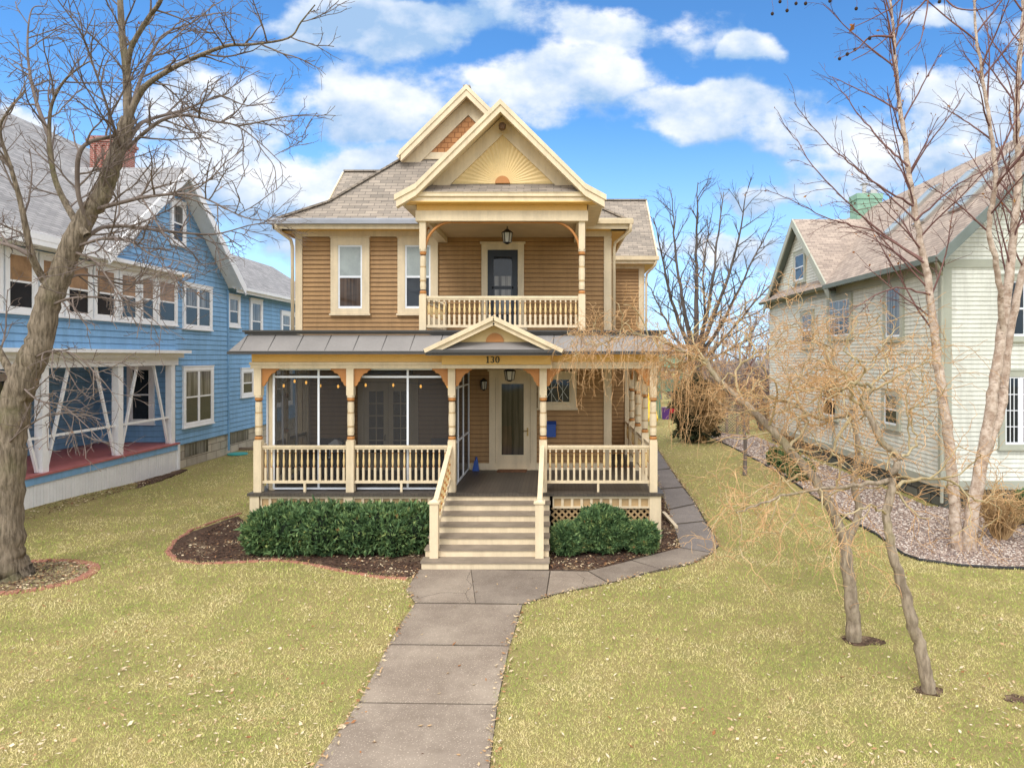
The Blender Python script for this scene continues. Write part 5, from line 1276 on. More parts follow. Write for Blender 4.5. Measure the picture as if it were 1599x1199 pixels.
for pts, a, c, dy in LIMBS:
    big = a > .05
    q, rr = T.limb(tr(pts, Y0, dy), a, c, 9 if big else 6, 'trunk' if big else 'crown', 5)
    T.spawn(q, rr, 0, MS, .12 if big else .1, .75 if big else 1.0, 1.0 if a > .03 else .75)
T.leafquads(T.leaves, .035)
tree('maple_tree', (-10.36, 12.95, 0), 'large bare grey-barked tree leaning from the brick ring at the left', T, {'trunk': ('trunk', 'maple_bark'), 'crown': ('crown', 'maple_twig'), 'leaf': ('leaf', 'dead_leaf')})

# ---------------------------------------------------------------- two corkscrew willows at the right
WS = [dict(n=6.0, ang=(35, 85), L=(.5, 1.35), wig=.30, trop=(0, 0, -.25), seg=10, sides=5, k='limb', r=.019, r1=.006, tip=.3),
      dict(n=11, ang=(30, 80), L=(.35, .95), wig=.26, trop=(0, 0, -1.1), seg=9, sides=3, k='crown', r=.0050, r1=.0030, tip=.3, acc=True),
      dict(n=5.5, ang=(25, 65), L=(.12, .40), wig=.26, trop=(0, 0, -1.2), seg=5, sides=3, k='crown', r=.0036, r1=.0025, tip=.2)]
def willow(seed, base, limbs, loc, label):
    T = Tree(seed); T.leaves = []; hang = []
    for pts, Y, a, c, dy, sp in limbs:
        big = a > .03
        q, rr = T.limb(tr(pts, Y, dy), a, c, 10 if big else 7, 'trunk' if big else 'limb', 5, .016 if not big else .010)
        if sp and len(sp) > 2: hang.append((q, rr))
        if sp: T.spawn(q, rr, 0, WS, sp[0], sp[1], sp[2] if len(sp) > 2 else 1)
    for q, rr in hang:
        T.spawn(q, rr, 0, [dict(n=20, ang=(50, 110), L=(.6, 1.7), wig=.16, trop=(0, 0, -3.2), seg=12, sides=3, k='crown', r=.005, r1=.003, tip=.2), WS[2]], .0, 1.0, 1.0)
    tree('willow_tree', loc, label, T, {'trunk': ('trunk', 'willow_bark'), 'limb': ('limb', 'willow_limb'), 'crown': ('crown', 'willow_twig')})
xa, ya_ = G(1333, 1000)
willow(21, None, [
    ([(1334, 1006), (1331, 960), (1327, 915), (1321, 862), (1311, 822), (1288, 775), (1262, 735), (1232, 700), (1200, 665), (1160, 628), (1120, 590), (1100, 562)], ya_, .112, .042, [0, 0, .02, .05, .1, .2, .35, .5, .7, .9, 1.1, 1.3], (.55, .35)),
    ([(1321, 850), (1340, 800), (1334, 755), (1340, 700), (1332, 655), (1330, 640)], ya_ + .05, .065, .035, .5, (.5, .5)),
    ([(1332, 642), (1311, 651), (1272, 651), (1239, 630), (1200, 627), (1150, 640), (1120, 628)], ya_ + .5, .036, .010, [0, .2, .5, .8, 1.1, 1.4, 1.6], (.1, 1)),
    ([(1330, 650), (1300, 700), (1310, 720), (1285, 725)], ya_ + .4, .03, .010, -.5, (.2, .6)),
    ([(1330, 640), (1352, 612), (1330, 590), (1295, 570), (1300, 545), (1255, 520), (1235, 480)], ya_ + .5, .032, .008, [0, .1, .3, .6, .9, 1.1, 1.3], (.1, 1.1)),
    ([(1350, 612), (1385, 575), (1380, 540), (1405, 510)], ya_ + .6, .022, .006, .8, (.1, .8)),
    ([(1100, 562), (1062, 545), (1020, 528), (975, 522), (935, 540)], ya_ + 1.3, .034, .008, [0, .3, .5, .7, .9], (.05, 1.9, .8)),
    ([(1110, 575), (1085, 560), (1050, 575), (1005, 560)], ya_ + 1.2, .026, .007, [0, .4, .9, 1.3], (.1, 1.7, .8)),
    ([(1160, 628), (1150, 580), (1180, 545), (1150, 510), (1165, 470)], ya_ + .9, .026, .006, [0, .3, .5, .9, 1.0], (.15, 1.0)),
    ([(1200, 665), (1215, 610), (1190, 570), (1215, 530)], ya_ + .7, .024, .006, [0, -.4, -.7, -.9], (.15, 1.0)),
    ([(1262, 735), (1225, 755), (1190, 760), (1150, 790), (1120, 780)], ya_ + .35, .022, .006, [0, -.3, -.6, -.8, -1], (.15, .65)),
    ([(1232, 700), (1262, 660), (1240, 600), (1290, 560), (1270, 510)], ya_ + .5, .026, .006, [0, .5, 1, 1.6, 1.9], (.15, 1.0)),
    ([(1100, 562), (1080, 520), (1110, 480), (1095, 450)], ya_ + 1.3, .018, .005, [0, .3, .6, .9], (.15, .6)),
    ([(935, 540), (905, 520), (890, 545)], ya_ + 2.2, .009, .004, .2, (.0, 2.0, .7))],
    (xa, ya_, 0), 'twisted golden-twigged willow whose bare limb reaches toward the porch corner')
xb_, yb_ = G(1450, 1080)
willow(22, None, [
    ([(1452, 1086), (1444, 1040), (1432, 995), (1420, 955), (1405, 900), (1391, 850), (1384, 802), (1392, 762), (1394, 742), (1403, 715), (1377, 690), (1357, 650), (1346, 622)], yb_, .086, .036, [0, 0, 0, 0, .05, .1, .2, .25, .3, .4, .5, .6, .7], (.62, .35)),
    ([(1392, 749), (1332, 759), (1284, 764), (1230, 772), (1180, 790), (1150, 800)], yb_ + .3, .034, .008, [0, -.2, -.3, -.5, -.6, -.7], (.2, .65)),
    ([(1392, 762), (1440, 747), (1494, 756), (1530, 785), (1570, 770)], yb_ + .28, .028, .006, [0, .3, .6, .8, 1], (.2, .75)),
    ([(1346, 622), (1365, 605), (1340, 600), (1308, 612), (1272, 606), (1245, 590)], yb_ + .7, .032, .009, [0, .1, .2, .5, .8, 1], (.1, 1)),
    ([(1352, 640), (1330, 615), (1350, 575), (1320, 545), (1340, 500)], yb_ + .65, .025, .006, [0, -.3, -.5, -.7, -.8], (.1, .9)),
    ([(1403, 715), (1430, 690), (1420, 650), (1445, 610), (1420, 570)], yb_ + .4, .020, .006, [0, .3, .5, .7, .9], (.15, .55)),
    ([(1384, 802), (1360, 790), (1330, 800), (1300, 830), (1270, 815)], yb_ + .2, .016, .005, [0, -.3, -.5, -.6, -.7], (.2, .5))],
    (xb_, yb_, 0), 'slim twisted willow nearest the camera, its crooked trunk forking low at the right')

# ---------------------------------------------------------------- birches in the gravel
BS = [dict(n=3.8, ang=(25, 52), L=(1.8, 4.2), wig=.05, trop=(0, 0, .03), seg=10, sides=5, k='crown', r=.022, r1=.007, tip=.55),
      dict(n=4.2, ang=(20, 50), L=(.4, 1.2), wig=.09, trop=(0, 0, .02), seg=6, sides=3, k='crown', r=.008, r1=.0045, leaf=.14),
      dict(n=4.2, ang=(20, 50), L=(.12, .42), wig=.10, trop=(0, 0, 0), seg=4, sides=3, k='crown', r=.0048, r1=.0034, leaf=.10)]
def birch(seed, stems, loc, label, extra=()):
    T = Tree(seed); T.leaves = []
    for pts, Y, a, c, dy, t0, dn in stems:
        q, rr = T.limb(tr(pts, Y, dy), a, c, 10, 'trunk', 6, .012, 1.0)
        T.spawn(q, rr, 0, BS, t0, dn)
    for pts, dy in extra:
        q, rr = T.limb(tr(pts, stems[0][1], dy), .026, .006, 6, 'crown', 5, .01)
        T.spawn(q, rr, 1, BS, .2, .9)
    T.leafquads(T.leaves, .038)
    tree('birch_tree', loc, label, T, {'trunk': ('trunk', 'birch_bark'), 'crown': ('crown', 'birch_twig'), 'leaf': ('leaf', 'dead_leaf')})
bx1, by1 = G(1494, 858); bx2, by2 = G(1514, 860)
birch(31, [([(1496, 862), (1491, 800), (1487, 740), (1478, 660), (1468, 590), (1458, 510), (1447, 430), (1432, 350), (1420, 280), (1412, 215), (1403, 150), (1397, 80), (1391, 0), (1390, -60)], by1, .130, .018, .5, .36, .85)], (bx1, by1, 0), 'left peeling-bark birch, slim and leaning left above the gravel', [([(1442, 410), (1381, 369), (1330, 352), (1293, 342), (1242, 316), (1196, 296)], -.6), ([(1440, 405), (1370, 359), (1319, 313), (1271, 262), (1245, 222), (1217, 185)], .5), ([(1426, 322), (1381, 296), (1342, 268), (1300, 232), (1262, 190), (1240, 160)], -.9), ([(1418, 260), (1390, 235), (1350, 190), (1320, 150), (1300, 120)], .6), ([(1430, 345), (1480, 300), (1530, 270), (1580, 262)], -.6), ([(1452, 460), (1400, 450), (1350, 470), (1320, 500)], -.8)])
birch(32, [([(1512, 864), (1518, 800), (1533, 720), (1548, 630), (1560, 545), (1577, 433), (1585, 340), (1590, 270), (1587, 180), (1595, 60), (1600, -60)], by2, .145, .03, [0, 0, .1, .2, .3, .4, .5, .6, .6, .6, .6], .45, .75),
           ([(1535, 715), (1562, 640), (1574, 540), (1590, 450), (1625, 330), (1660, 200), (1680, 50)], by2 + .1, .11, .03, [0, .25, .5, .6, .7, .8, .8], .4, .7),
           ([(1566, 520), (1560, 440), (1545, 360), (1555, 280), (1545, 190), (1530, 90), (1520, -20)], by2 + .3, .07, .02, [0, -.3, -.5, -.7, -.8, -.9, -1], .3, .75)], (bx2, by2, 0), 'right birch of pink peeling bark with forked stems against the green wall')

# ---------------------------------------------------------------- sycamore limb reaching in overhead
T = Tree(41); T.leaves = []
q, rr = T.limb([(8.6, 5.4, -.1), (8.5, 5.4, 2), (8.35, 5.5, 5), (8.1, 5.6, 8), (7.9, 5.7, 12), (7.8, 5.8, 15)], .34, .12, 12)
q, rr = T.limb([(8.2, 5.55, 7.0), (7.2, 6.0, 8.2), (6.0, 6.5, 8.9), (4.9, 6.8, 8.95), (3.9, 7.0, 8.7), (3.0, 7.2, 8.5)], .11, .02, 8)
SS = [dict(n=2.2, ang=(25, 60), L=(.4, .8), wig=.12, trop=(0, 0, .25), seg=6, sides=4, k='crown', r=.010, r1=.004),
      dict(n=3.0, ang=(25, 60), L=(.12, .3), wig=.12, trop=(0, 0, 0), seg=4, sides=3, k='crown', r=.004, r1=.0025)]
balls = []
for pts, dy in (([(1490, -70), (1446, 0), (1412, 32), (1382, 62), (1355, 82), (1330, 95)], .2), ([(1465, -90), (1405, 0), (1370, 25), (1335, 42)], .3), ([(1450, -90), (1449, 0), (1443, 40), (1438, 62), (1430, 80)], -.2),
                ([(1440, -60), (1480, 3), (1510, 16), (1542, 12), (1570, -5)], -.4), ([(1395, 58), (1360, 58), (1340, 76), (1318, 88), (1310, 91)], .1)):
    q, rr = T.limb(tr(pts, 6.9, dy), .014, .004, 5, 'crown', 4); T.spawn(q, rr, 0, SS, .3, .5, .5)
for px, py in ((1311, 92), (1323, 85), (1335, 78), (1358, 60), (1218, 3), (1206, 22), (1229, 17), (1243, 6), (1258, 6), (1296, 2), (1337, 14), (1467, 3)):
    c = P(px, py, 7.0 + random.uniform(-.2, .3)); balls.append(c)
    T.tube([c, c + Vector((.01, 0, .06)), c + Vector((.0, .01, .14)), c + Vector((.04, .0, .3 if py < 30 else .16))], [.002] * 4, 3, 'crown')
T.leafquads([P(1329, 40, 6.95), P(1330, 44, 6.95), P(1441, 45, 6.9)], .045)
e = tree('sycamore_tree', (8.6, 5.4, 0), 'sycamore twigs with dark hanging seed balls reaching in from above the frame', T, {'trunk': ('trunk', 'grey_bark'), 'crown': ('crown', 'birch_twig'), 'leaf': ('leaf', 'dead_leaf')})
bmh = MB(); bmh.lathe([(.004, -.019), (.013, -.014), (.019, 0), (.013, .014), (.004, .019)], 0, 0, 0, 8)
bme = bpy.data.meshes.new('seed_ball'); bme.from_pydata(bmh.v, [], bmh.f); bme.materials.append(M['seed_ball'])
for c in balls: link('seed_ball', bme, e, c)

# ---------------------------------------------------------------- big bare tree behind, and the far trees
FS = [dict(n=1.7, ang=(20, 50), L=(1.6, 4.2), wig=.08, trop=(0, 0, .05), seg=8, sides=5, k='crown', r=.05, r1=.016, tip=.5),
      dict(n=2.4, ang=(20, 55), L=(.7, 2.0), wig=.10, trop=(0, 0, .08), seg=6, sides=4, k='crown', r=.019, r1=.010),
      dict(n=3.0, ang=(20, 55), L=(.4, 1.2), wig=.10, trop=(0, 0, .1), seg=4, sides=3, k='crown', r=.010, r1=.007)]
T = Tree(51); T.leaves = []; YT = 44
T.limb([(X(1086, YT), YT, -.1), (X(1086, YT), YT, 2.5), (X(1084, YT), YT, 4.4)], .55, .42, 10)
for pts, a, dy in (([(1084, 560), (1055, 490), (1040, 430), (1020, 340)], .22, -2), ([(1084, 560), (1068, 480), (1055, 400), (1050, 310)], .24, 2), ([(1086, 560), (1088, 470), (1088, 380), (1090, 285)], .28, -1),
                   ([(1086, 560), (1108, 470), (1120, 380), (1130, 300)], .22, 3), ([(1088, 560), (1120, 480), (1150, 390), (1165, 300)], .22, -3), ([(1088, 565), (1130, 500), (1170, 420), (1205, 350)], .20, 1),
                   ([(1090, 570), (1130, 530), (1180, 470), (1225, 420)], .16, -2), ([(1082, 565), (1050, 520), (1025, 470), (1005, 430)], .15, 2), ([(1086, 570), (1100, 500), (1098, 420), (1110, 340)], .16, 4), ([(1088, 575), (1140, 545), (1190, 520), (1225, 500)], .12, 2)):
    q, rr = T.limb(tr(pts, YT, dy), a * .8, .025, 7, 'trunk', 5, .03); T.spawn(q, rr, 0, FS, .15, 1.0, .8)
tree('bare_tree', (X(1086, YT), YT, 0), 'tall bare dark tree with a fan of limbs behind the lawn', T, {'trunk': ('trunk', 'dark_bark'), 'crown': ('crown', 'dark_bark')})
FS2 = [dict(n=1.2, ang=(20, 50), L=(1.5, 3.8), wig=.10, trop=(0, 0, .05), seg=6, sides=4, k='crown', r=.06, r1=.03),
       dict(n=1.9, ang=(20, 55), L=(.7, 1.9), wig=.12, trop=(0, 0, .05), seg=5, sides=3, k='crown', r=.03, r1=.02)]
FARL = [(1130, 62, 8, 'pinkish bare far tree just right of the tall dark tree'), (1172, 70, 9.5, 'pale bare far tree midway between the dark tree and the green house'), (1205, 64, 9, 'bare far tree next to the eave of the green house'), (1060, 74, 8, 'bare far tree half hidden behind the tall dark tree'),
        (1030, 66, 6, 'low bare far tree just beyond the porch corner'), (1235, 78, 9, 'bare far tree hidden mostly by the green house corner'), (1150, 90, 9, 'faint bare tree farthest off behind the lattice fence'), (1100, 95, 9, 'faint bare far tree behind the dark tree trunk')]
for i, (px, Y, h, lb) in enumerate(FARL):
    T = Tree(60 + i); T.leaves = []; x = X(px, Y)
    q, rr = T.limb([(x, Y, -.1), (x + .1, Y, h * .25), (x - .1, Y, h * .5), (x, Y, h * .9)], .22, .04, 6)
    T.spawn(q, rr, 0, FS2, .15, 2.4, h / 9)
    tree('far_tree', (x, Y, 0), lb, T, {'trunk': ('trunk', 'far_twig'), 'crown': ('crown', 'far_twig')}, group='bare trees far beyond the lawn')
# twiggy bushes
US = [dict(n=4.5, ang=(20, 55), L=(.3, .9), wig=.16, trop=(0, 0, -.2), seg=6, sides=3, k='crown', r=.008, r1=.005),
      dict(n=5.0, ang=(25, 60), L=(.15, .45), wig=.16, trop=(0, 0, -.3), seg=4, sides=3, k='crown', r=.005, r1=.004)]
def bush(px, py, h, w, nst, seed, label, tw='tan_twig', thick=1.0, name='bare_bush', off=(0, 0)):
    x, y = G(px, py); T = Tree(seed); T.leaves = []; rr_ = T.r
    for i in range(nst):
        a = rr_.uniform(0, 6.28); l = rr_.uniform(.2, 1) * w
        e_ = (x + l * math.cos(a), y + l * math.sin(a), h * rr_.uniform(.6, 1)); m_ = (x + l * .45 * math.cos(a), y + l * .45 * math.sin(a), h * .55)
        q, r2 = T.limb([(x + .1 * math.cos(a), y + .1 * math.sin(a), -.02), m_, e_], .014 * thick, .005 * thick, 4, 'trunk', 4, .02)
        T.spawn(q, r2, 0, [dict(s, r=s['r'] * thick, r1=s['r1'] * thick) for s in US], .15, 1.0, h * .55)
    return tree(name, (x, y, 0), label, T, {'trunk': ('trunk', tw), 'crown': ('crown', tw)}, cat='bush')
bush(1562, 842, 1.25, 1.15, 80, 71, 'dense tan leafless shrub at the right edge in the gravel')
bush(1098, 692, 3.0, 1.3, 55, 72, 'brown leafless bush tangled over the dark evergreen by the fence', 'tan_twig', 2.2)
bush(1190, 672, 2.2, 1.5, 30, 73, 'pinkish leafless bush in front of the lattice fence', 'far_twig', 2.2)
bush(1135, 640, 3.4, 2.6, 40, 81, 'wide leafless bush beyond the lattice fence', 'far_twig', 3.5)
bush(1185, 634, 3.6, 3.0, 40, 82, 'tall leafless bush far behind the twiggy bush at the fence', 'far_twig', 4)
bush(1055, 630, 2.6, 2.4, 34, 83, 'low leafless bush just right of the play tower', 'far_twig', 3.5)
bush(1240, 640, 3.2, 3.0, 34, 84, 'leafless bush behind the far corner of the green house', 'far_twig', 3.5)
bush(1222, 690, 1.7, 1.2, 26, 74, 'leafless bush against the far corner of the green house', 'far_twig', 2.0)
x, y = G(1163, 741); T = Tree(77); T.leaves = []
q, rr = T.limb([(x, y, -.05), (x + .02, y, 1.0), (x - .05, y, 2.2), (x, y, 3.4), (x + .1, y, 4.6)], .085, .02, 8); T.spawn(q, rr, 0, BS, .35, 1.0, .6)
tree('young_tree', (x, y, 0), 'slim young bare tree standing alone in the lawn by the gravel edge', T, {'trunk': ('trunk', 'grey_bark'), 'crown': ('crown', 'birch_twig'), 'leaf': ('leaf', 'dead_leaf')})

# ---------------------------------------------------------------- clipped evergreens
M['yew'] = randmat('yew_needles', [(0, (.024, .05, .022)), (.35, (.068, .128, .050)), (.7, (.155, .245, .092)), (.96, (.34, .39, .13)), (1, (.40, .24, .10))], .55, patch=.30, pscale=5)
M['yew_core'] = mat('yew_dark_core', (.012, .022, .010), .95, .3, 9, bmp=.4)
def leafy(name, blobs, n, size, label, mats=('yew', 'yew_core'), group=None, cat='shrub', lumps=.10, upb=.5):
    """blobs: (x, y, z, rx, ry, rz) overlapping ellipsoids filled with leaf sprays"""
    blobs = np.array(blobs, float); loc = (blobs[:, 0].mean(), blobs[:, 1].mean(), 0)
    e = empty(name, loc, label, cat, group)
    area = blobs[:, 3] * blobs[:, 4] + blobs[:, 3] * blobs[:, 5] + blobs[:, 4] * blobs[:, 5]
    pick = RNG.choice(len(blobs), n, p=area / area.sum()); B = blobs[pick]
    d = RNG.normal(size=(n, 3)); d /= np.linalg.norm(d, axis=1)[:, None]
    lump = 1 + lumps * (np.sin(d[:, 0] * 9 + pick) * np.sin(d[:, 1] * 8 + 2 * pick) + .7 * np.sin(d[:, 2] * 11 + pick * 3))
    rad = RNG.uniform(.80, 1.04, n) ** .6 * lump
    p = B[:, :3] + d * B[:, 3:] * rad[:, None]
    ok = p[:, 2] > .04
    for k in range(len(blobs)):
        q = (p - blobs[k, :3]) / blobs[k, 3:]; ok &= (np.linalg.norm(q, axis=1) > .76) | (pick == k)
    p, d, rad = p[ok], d[ok], rad[ok]; n = len(p)
    # a spray: stalk direction outward and up, three narrow needles-bearing blades
    o = d + np.array((0, 0, upb)) + RNG.normal(size=(n, 3)) * .45; o /= np.linalg.norm(o, axis=1)[:, None]
    V = []; 
    for k in range(3):
        ax = o + RNG.normal(size=(n, 3)) * .45; ax /= np.linalg.norm(ax, axis=1)[:, None]
        s_ = np.cross(ax, RNG.normal(size=(n, 3))); s_ /= np.linalg.norm(s_, axis=1)[:, None]
        L = size * RNG.uniform(.6, 1.3, (n, 1)) * np.where(RNG.uniform(size=(n, 1)) < .07, 1.9, 1.0)
        V.append(np.stack([p - ax * L * .3, p + s_ * L * .16 + ax * L * .3, p + ax * L, p - s_ * L * .16 + ax * L * .3], 1))
    V = np.concatenate(V).reshape(-1, 3); m = len(V) // 4
    rn = np.clip(RNG.normal(.48, .27, n), 0, 1); rn = np.tile(rn, 3).repeat(4)
    npmesh('foliage', V, [np.arange(m * 4).reshape(m, 4)], mats[0], e, loc, rnd=rn).location = (0, 0, 0)
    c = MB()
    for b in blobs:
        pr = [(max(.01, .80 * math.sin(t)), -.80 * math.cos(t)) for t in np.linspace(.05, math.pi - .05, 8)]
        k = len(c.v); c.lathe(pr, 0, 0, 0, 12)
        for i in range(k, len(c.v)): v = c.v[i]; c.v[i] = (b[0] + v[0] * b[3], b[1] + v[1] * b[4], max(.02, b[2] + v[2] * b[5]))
    c.build('dark_core', mats[1], e)  # solid dark core that blocks the view through the sprays
    return e
hb = []
for i in range(9):
    x = -6.25 + i * .39
    hb.append((x, 14.72 + random.uniform(-.05, .05), 0.45 + random.uniform(-.06, .05), .50, .60 + random.uniform(-.08, .08), .50 + random.uniform(-.05, .06)))
    hb.append((x + .1, 14.98, .54, .48, .5, .42))
hb += [(-6.35, 14.62, .42, .46, .5, .44)]
leafy('yew_hedge', hb, 30000, .080, 'long clipped dark green yew hedge left of the stairs', cat='hedge', lumps=.12)
leafy('yew_shrub', [(.98, 14.72, .46, .60, .54, .48), (.98, 14.75, .64, .42, .42, .32)], 10500, .065, 'largest rounded yew shrub in front of the porch lattice', lumps=.09)
leafy('yew_shrub', [(.24, 14.52, .32, .36, .40, .34)], 4200, .065, 'low rounded yew shrub between the stairs and the largest shrub', lumps=.1)
leafy('yew_shrub', [(1.86, 14.66, .30, .33, .38, .34)], 4200, .065, 'small rounded yew shrub beside the porch corner pier', lumps=.1)
for px, py, r0, lb in ((1216, 727, .42, 'small round dark green shrub, farthest of three by the green house wall'), (1232, 738, .46, 'middle small round dark green shrub by the green house wall'), (1250, 750, .44, 'nearest small round dark green shrub by the green house wall')):
    x, y = G(px, py); leafy('boxwood', [(x, y, r0 * .8, r0, r0, r0 * .85)], 2600, .07, lb)
x, y = G(1088, 690)
M['olive'] = randmat('dark_olive_needles', [(0, (.022, .028, .014)), (.5, (.05, .06, .028)), (1, (.16, .12, .06))], .7)
leafy('evergreen_bush', [(x, y, 1.0, .95, .9, 1.1), (x - .35, y + .2, 1.9, .7, .8, .9), (x + .35, y + .2, 1.6, .6, .8, .9), (x, y, 2.5, .5, .5, .7)], 6000, .17, 'tall dark evergreen bush beside the lattice fence', mats=('olive', 'yew_core'), lumps=.28)
M['far_green'] = randmat('far_evergreen', [(0, (.05, .07, .05)), (.5, (.09, .115, .08)), (1, (.15, .165, .12))], .8)
x, y = G(1520, 800); leafy('low_evergreen', [(12.3, 17.0, .40, .8, .5, .42)], 4000, .08, 'olive green low shrub under the green house front window', lumps=.15)

# ---------------------------------------------------------------- far woods (one grey-brown mass on the skyline)
n = 9000; xx = RNG.uniform(-160, 160, n); yy = RNG.uniform(125, 150, n); hh = 5.5 + 2.2 * np.sin(xx * .13) + 1.6 * np.sin(xx * .41 + 2)
z0 = RNG.uniform(0, 1, n) ** .8 * hh; a = RNG.normal(size=(n, 3)) * np.array((.35, .3, 1)); a[:, 2] = np.abs(a[:, 2]) + .3; a /= np.linalg.norm(a, axis=1)[:, None]
c = np.stack([xx, yy, z0], 1); s_ = np.stack([np.ones(n), np.zeros(n), np.zeros(n)], 1); L = RNG.uniform(.8, 2.4, (n, 1)); w = RNG.uniform(.05, .35, (n, 1))
V = np.stack([c - s_ * w, c + s_ * w, c + a * L + s_ * w * .3, c + a * L - s_ * w * .3], 1).reshape(-1, 3)
M['far_wood'] = randmat('far_winter_wood', [(0, (.16, .13, .12)), (.5, (.24, .20, .185)), (1, (.30, .27, .24))], .9)
kind(npmesh('far_woods', V, [np.arange(n * 4).reshape(n, 4)], 'far_wood', rnd=RNG.uniform(size=n).repeat(4)), 'stuff')

# ---------------------------------------------------------------- grass, fallen leaves, gravel, mulch
def inpoly(x, y, poly):
    poly = np.asarray(poly); r = np.zeros(len(x), bool); n = len(poly); j = n - 1
    for i in range(n):
        xi, yi = poly[i]; xj, yj = poly[j]
        r ^= ((yi > y) != (yj > y)) & (x < (xj - xi) * (y - yi) / (yj - yi + 1e-12) + xi); j = i
    return r
BLOCK = [WALKPOLY, BED_L, BED_R, BED_BLUE, BED_G, [(-7, 15.4), (2.4, 15.4), (2.4, 30), (-7, 30)], [(-26, 8), (-14, 8), (-14, 44), (-26, 44)]] + SOIL
def lawnmask(x, y):
    ok = np.ones(len(x), bool)
    for b in BLOCK: ok &= ~inpoly(x, y, b)
    return ok
def shrink_noise(x, y): return .035 * np.sin(x * 9 + y * 7) + .03 * np.sin(x * 23 - y * 17)
n = 720000
u = RNG.uniform(size=n); y0, y1 = 5.6, 60.0
Yg = 1 / (1 / y0 + u * (1 / y1 - 1 / y0)); Xg = RNG.uniform(-1, 1, n) * (.90 * Yg + 4.5) - .06 * Yg
ok = lawnmask(Xg + shrink_noise(Xg, Yg) + RNG.normal(0, .035, n), Yg + shrink_noise(Yg, Xg) + RNG.normal(0, .035, n)); ok &= ~inpoly(Xg, Yg, ring) | (RNG.uniform(size=n) < .3); Xg, Yg = Xg[ok], Yg[ok]; n = len(Xg)
sc = np.clip(Yg / 9, .8, 4.0); hgt = RNG.uniform(.012, .038, n) * np.clip(sc, 1, 1.5); wd = .0027 * sc * RNG.uniform(.7, 1.3, n)
az = RNG.uniform(0, 6.283, n); lean = RNG.uniform(.3, 1.5, n); lz = RNG.uniform(0, 6.283, n)
base = np.stack([Xg, Yg, gz(Xg, Yg) + RNG.uniform(0, .008, n)], 1); sd = np.stack([np.cos(az) * wd, np.sin(az) * wd, np.zeros(n)], 1)
tip = base + np.stack([np.cos(lz) * lean * hgt, np.sin(lz) * lean * hgt, hgt], 1)
V = np.stack([base - sd, base + sd, tip], 1).reshape(-1, 3)
M['grass'] = randmat('winter_grass_blades', [(0, (.13, .20, .035)), (.30, (.37, .48, .085)), (.58, (.70, .62, .235)), (1, (.92, .77, .46))], .7, patch=.52, pscale=.9)
kind(npmesh('grass', V, [np.arange(n * 3).reshape(n, 3)], 'grass', rnd=np.clip(RNG.normal(.52, .33, n), 0, 1).repeat(3)), 'stuff')
def litter(name, x, y, z, size, mt, rn=None, curl=.5):
    n = len(x); az = RNG.uniform(0, 6.283, n); s_ = size * RNG.uniform(.5, 1.4, n); w = s_ * RNG.uniform(.25, .6, n)
    c = np.stack([x, y, z], 1); a = np.stack([np.cos(az), np.sin(az), RNG.normal(0, .25, n)], 1); b = np.stack([-np.sin(az), np.cos(az), RNG.normal(0, .35, n)], 1)
    up = np.zeros((n, 3)); up[:, 2] = s_ * curl * RNG.uniform(.2, 1, n)
    V = np.stack([c - a * s_[:, None] + up, c - b * w[:, None] + up * .9, c, c + b * w[:, None] + up * .8, c + a * s_[:, None] + up * .7], 1)
    q = np.arange(n)[:, None] * 5
    F_ = np.concatenate([q + np.array([[0, 1, 2]]), q + np.array([[0, 2, 3]]), q + np.array([[1, 4, 2]]), q + np.array([[2, 4, 3]])])
    return kind(npmesh(name, V.reshape(-1, 3), [F_], mt, rnd=(RNG.uniform(size=n) if rn is None else rn).repeat(5)), 'stuff')
n = 18000; u = RNG.uniform(size=n); Yl = 1 / (1 / 5.8 + u * (1 / 34 - 1 / 5.8)); Xl = RNG.uniform(-1, 1, n) * (.90 * Yl + 3.5) - .06 * Yl
dn = .5 + .5 * np.sin(Xl * .9 + 1.3 * np.sin(Yl * .7)) * np.sin(Yl * 1.1 + Xl * .4)
ok = lawnmask(Xl, Yl) & (RNG.uniform(size=n) < .12 + .88 * dn ** 2); Xl, Yl = Xl[ok], Yl[ok]
M['litter'] = randmat('fallen_leaves', [(0, (.26, .11, .045)), (.18, (.42, .26, .13)), (.6, (.52, .41, .26)), (1, (.64, .55, .40))], .85)
litter('fallen_leaves', Xl, Yl, gz(Xl, Yl) + RNG.uniform(.015, .045, len(Xl)), .027, 'litter')
# leaves gathered along the walk's edges and in the beds
ex, ey = [], []
for poly in (WALKPOLY,):
    for i in range(len(poly)):
        a, c = np.array(poly[i]), np.array(poly[(i + 1) % len(poly)]); L = np.linalg.norm(c - a)
        if a[1] > 14 and a[0] < 0: continue
        k = int(L * 32); t_ = RNG.uniform(size=k)[:, None]; q = a + (c - a) * t_ + RNG.normal(0, .05, (k, 2)); ex.append(q[:, 0]); ey.append(q[:, 1])
ex, ey = np.concatenate(ex), np.concatenate(ey); ok = ~inpoly(ex, ey, [(-2.9, 13.3), (.1, 13.3), (.1, 15), (-2.9, 15)]); ex, ey = ex[ok], ey[ok]
litter('path_edge_leaves', ex, ey, RNG.uniform(.02, .04, len(ex)), .030, 'litter', rn=RNG.uniform(0, .75, len(ex)))
n = 90; fx = RNG.uniform(-5, -.1, n); fy = RNG.uniform(6.5, 13.3, n); ok = inpoly(fx, fy, WALKPOLY); fx, fy = fx[ok], fy[ok]
litter('leaves_on_path', fx, fy, np.full(len(fx), .018), .028, 'litter', rn=RNG.uniform(0, .6, len(fx)))
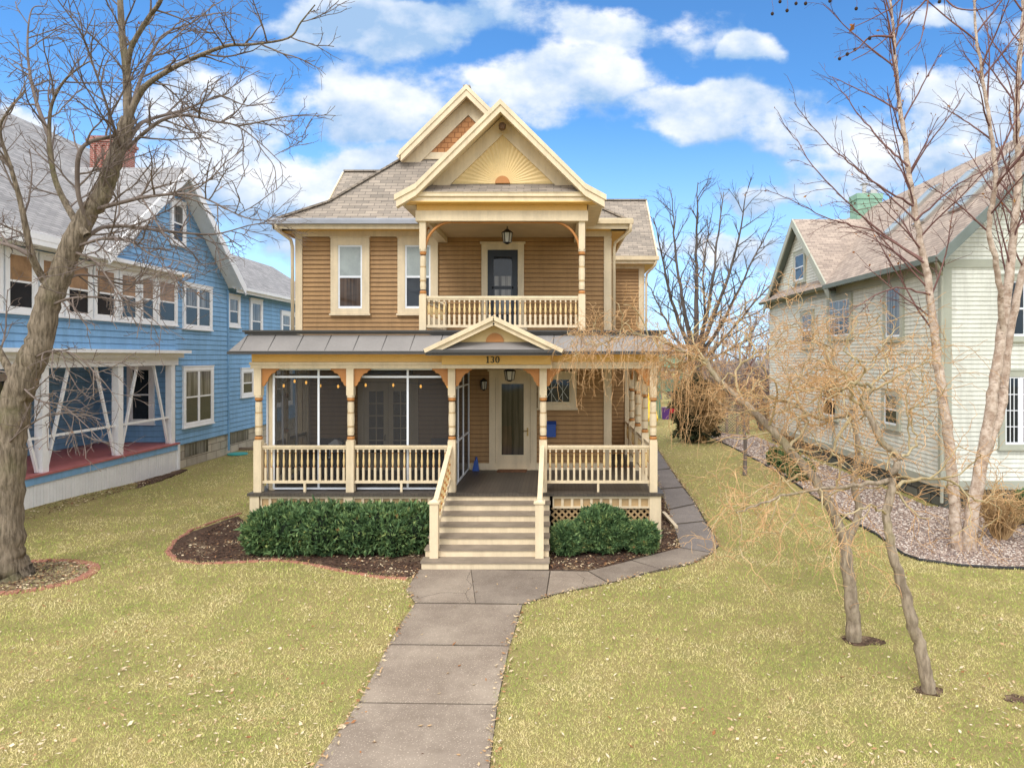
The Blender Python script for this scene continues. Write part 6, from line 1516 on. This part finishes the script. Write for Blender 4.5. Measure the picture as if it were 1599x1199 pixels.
n = 26000; xx = np.concatenate([RNG.uniform(-8.5, 4, n), RNG.uniform(-11.6, -9, 2500), RNG.uniform(-14, -13.2, 2500)]); yy = np.concatenate([RNG.uniform(12.6, 21, n), RNG.uniform(11.8, 14.1, 2500), RNG.uniform(12, 25, 2500)])
ok = np.zeros(len(xx), bool)
for b in (BED_L, BED_R, ring, BED_BLUE): ok |= inpoly(xx, yy, b)
xx, yy = xx[ok], yy[ok]
M['chips'] = randmat('mulch_chips', [(0, (.045, .025, .02)), (.5, (.12, .065, .042)), (.74, (.24, .12, .06)), (.88, (.42, .27, .14)), (1, (.66, .54, .36))], .9)
rn = np.clip(RNG.uniform(size=len(xx)) ** 1.5 + .25 * np.sin(xx * 3.1 + 2 * np.sin(yy * 2.3)), 0, 1); rn[xx < -9] = np.clip(rn[xx < -9] + .2, 0, 1); st_ = (np.sin(xx * 5 + 1) * np.sin(yy * 6 + xx * 2) > .62) & (xx > -9); rn[st_] = np.clip(rn[st_] + .5, 0, 1)
litter('mulch_chips', xx, yy, gz(xx, yy) + RNG.uniform(.008, .03, len(xx)), .030, 'chips', rn=rn, curl=.3)
n = 80000; u = RNG.uniform(size=n); yy = 1 / (1 / 12 + u * (1 / 36 - 1 / 12)); xx = RNG.uniform(5, 15, n); ok = inpoly(xx, yy, BED_G); xx, yy = xx[ok], yy[ok]; n = len(xx)
s_ = .022 * RNG.uniform(.6, 1.4, n) * np.clip(yy / 15, .8, 1.6); c = np.stack([xx, yy, np.full(n, .012)], 1)
an = RNG.uniform(0, 6.283, n); ring5 = [np.stack([np.cos(an + k * 1.2566) * s_ * RNG.uniform(.7, 1.3, n), np.sin(an + k * 1.2566) * s_ * RNG.uniform(.7, 1.3, n), RNG.uniform(0, .4, n) * s_], 1) + c for k in range(5)]
top = c + np.stack([RNG.normal(0, .2, n) * s_, RNG.normal(0, .2, n) * s_, s_ * RNG.uniform(.7, 1.1, n)], 1)
V = np.stack(ring5 + [top], 1).reshape(-1, 3); q = np.arange(n)[:, None] * 6
F_ = np.concatenate([q + np.array([[k, (k + 1) % 5, 5]]) for k in range(5)])
kind(npmesh('gravel', V, [F_], 'gravel_stone', rnd=RNG.uniform(size=n).repeat(6)), 'stuff')
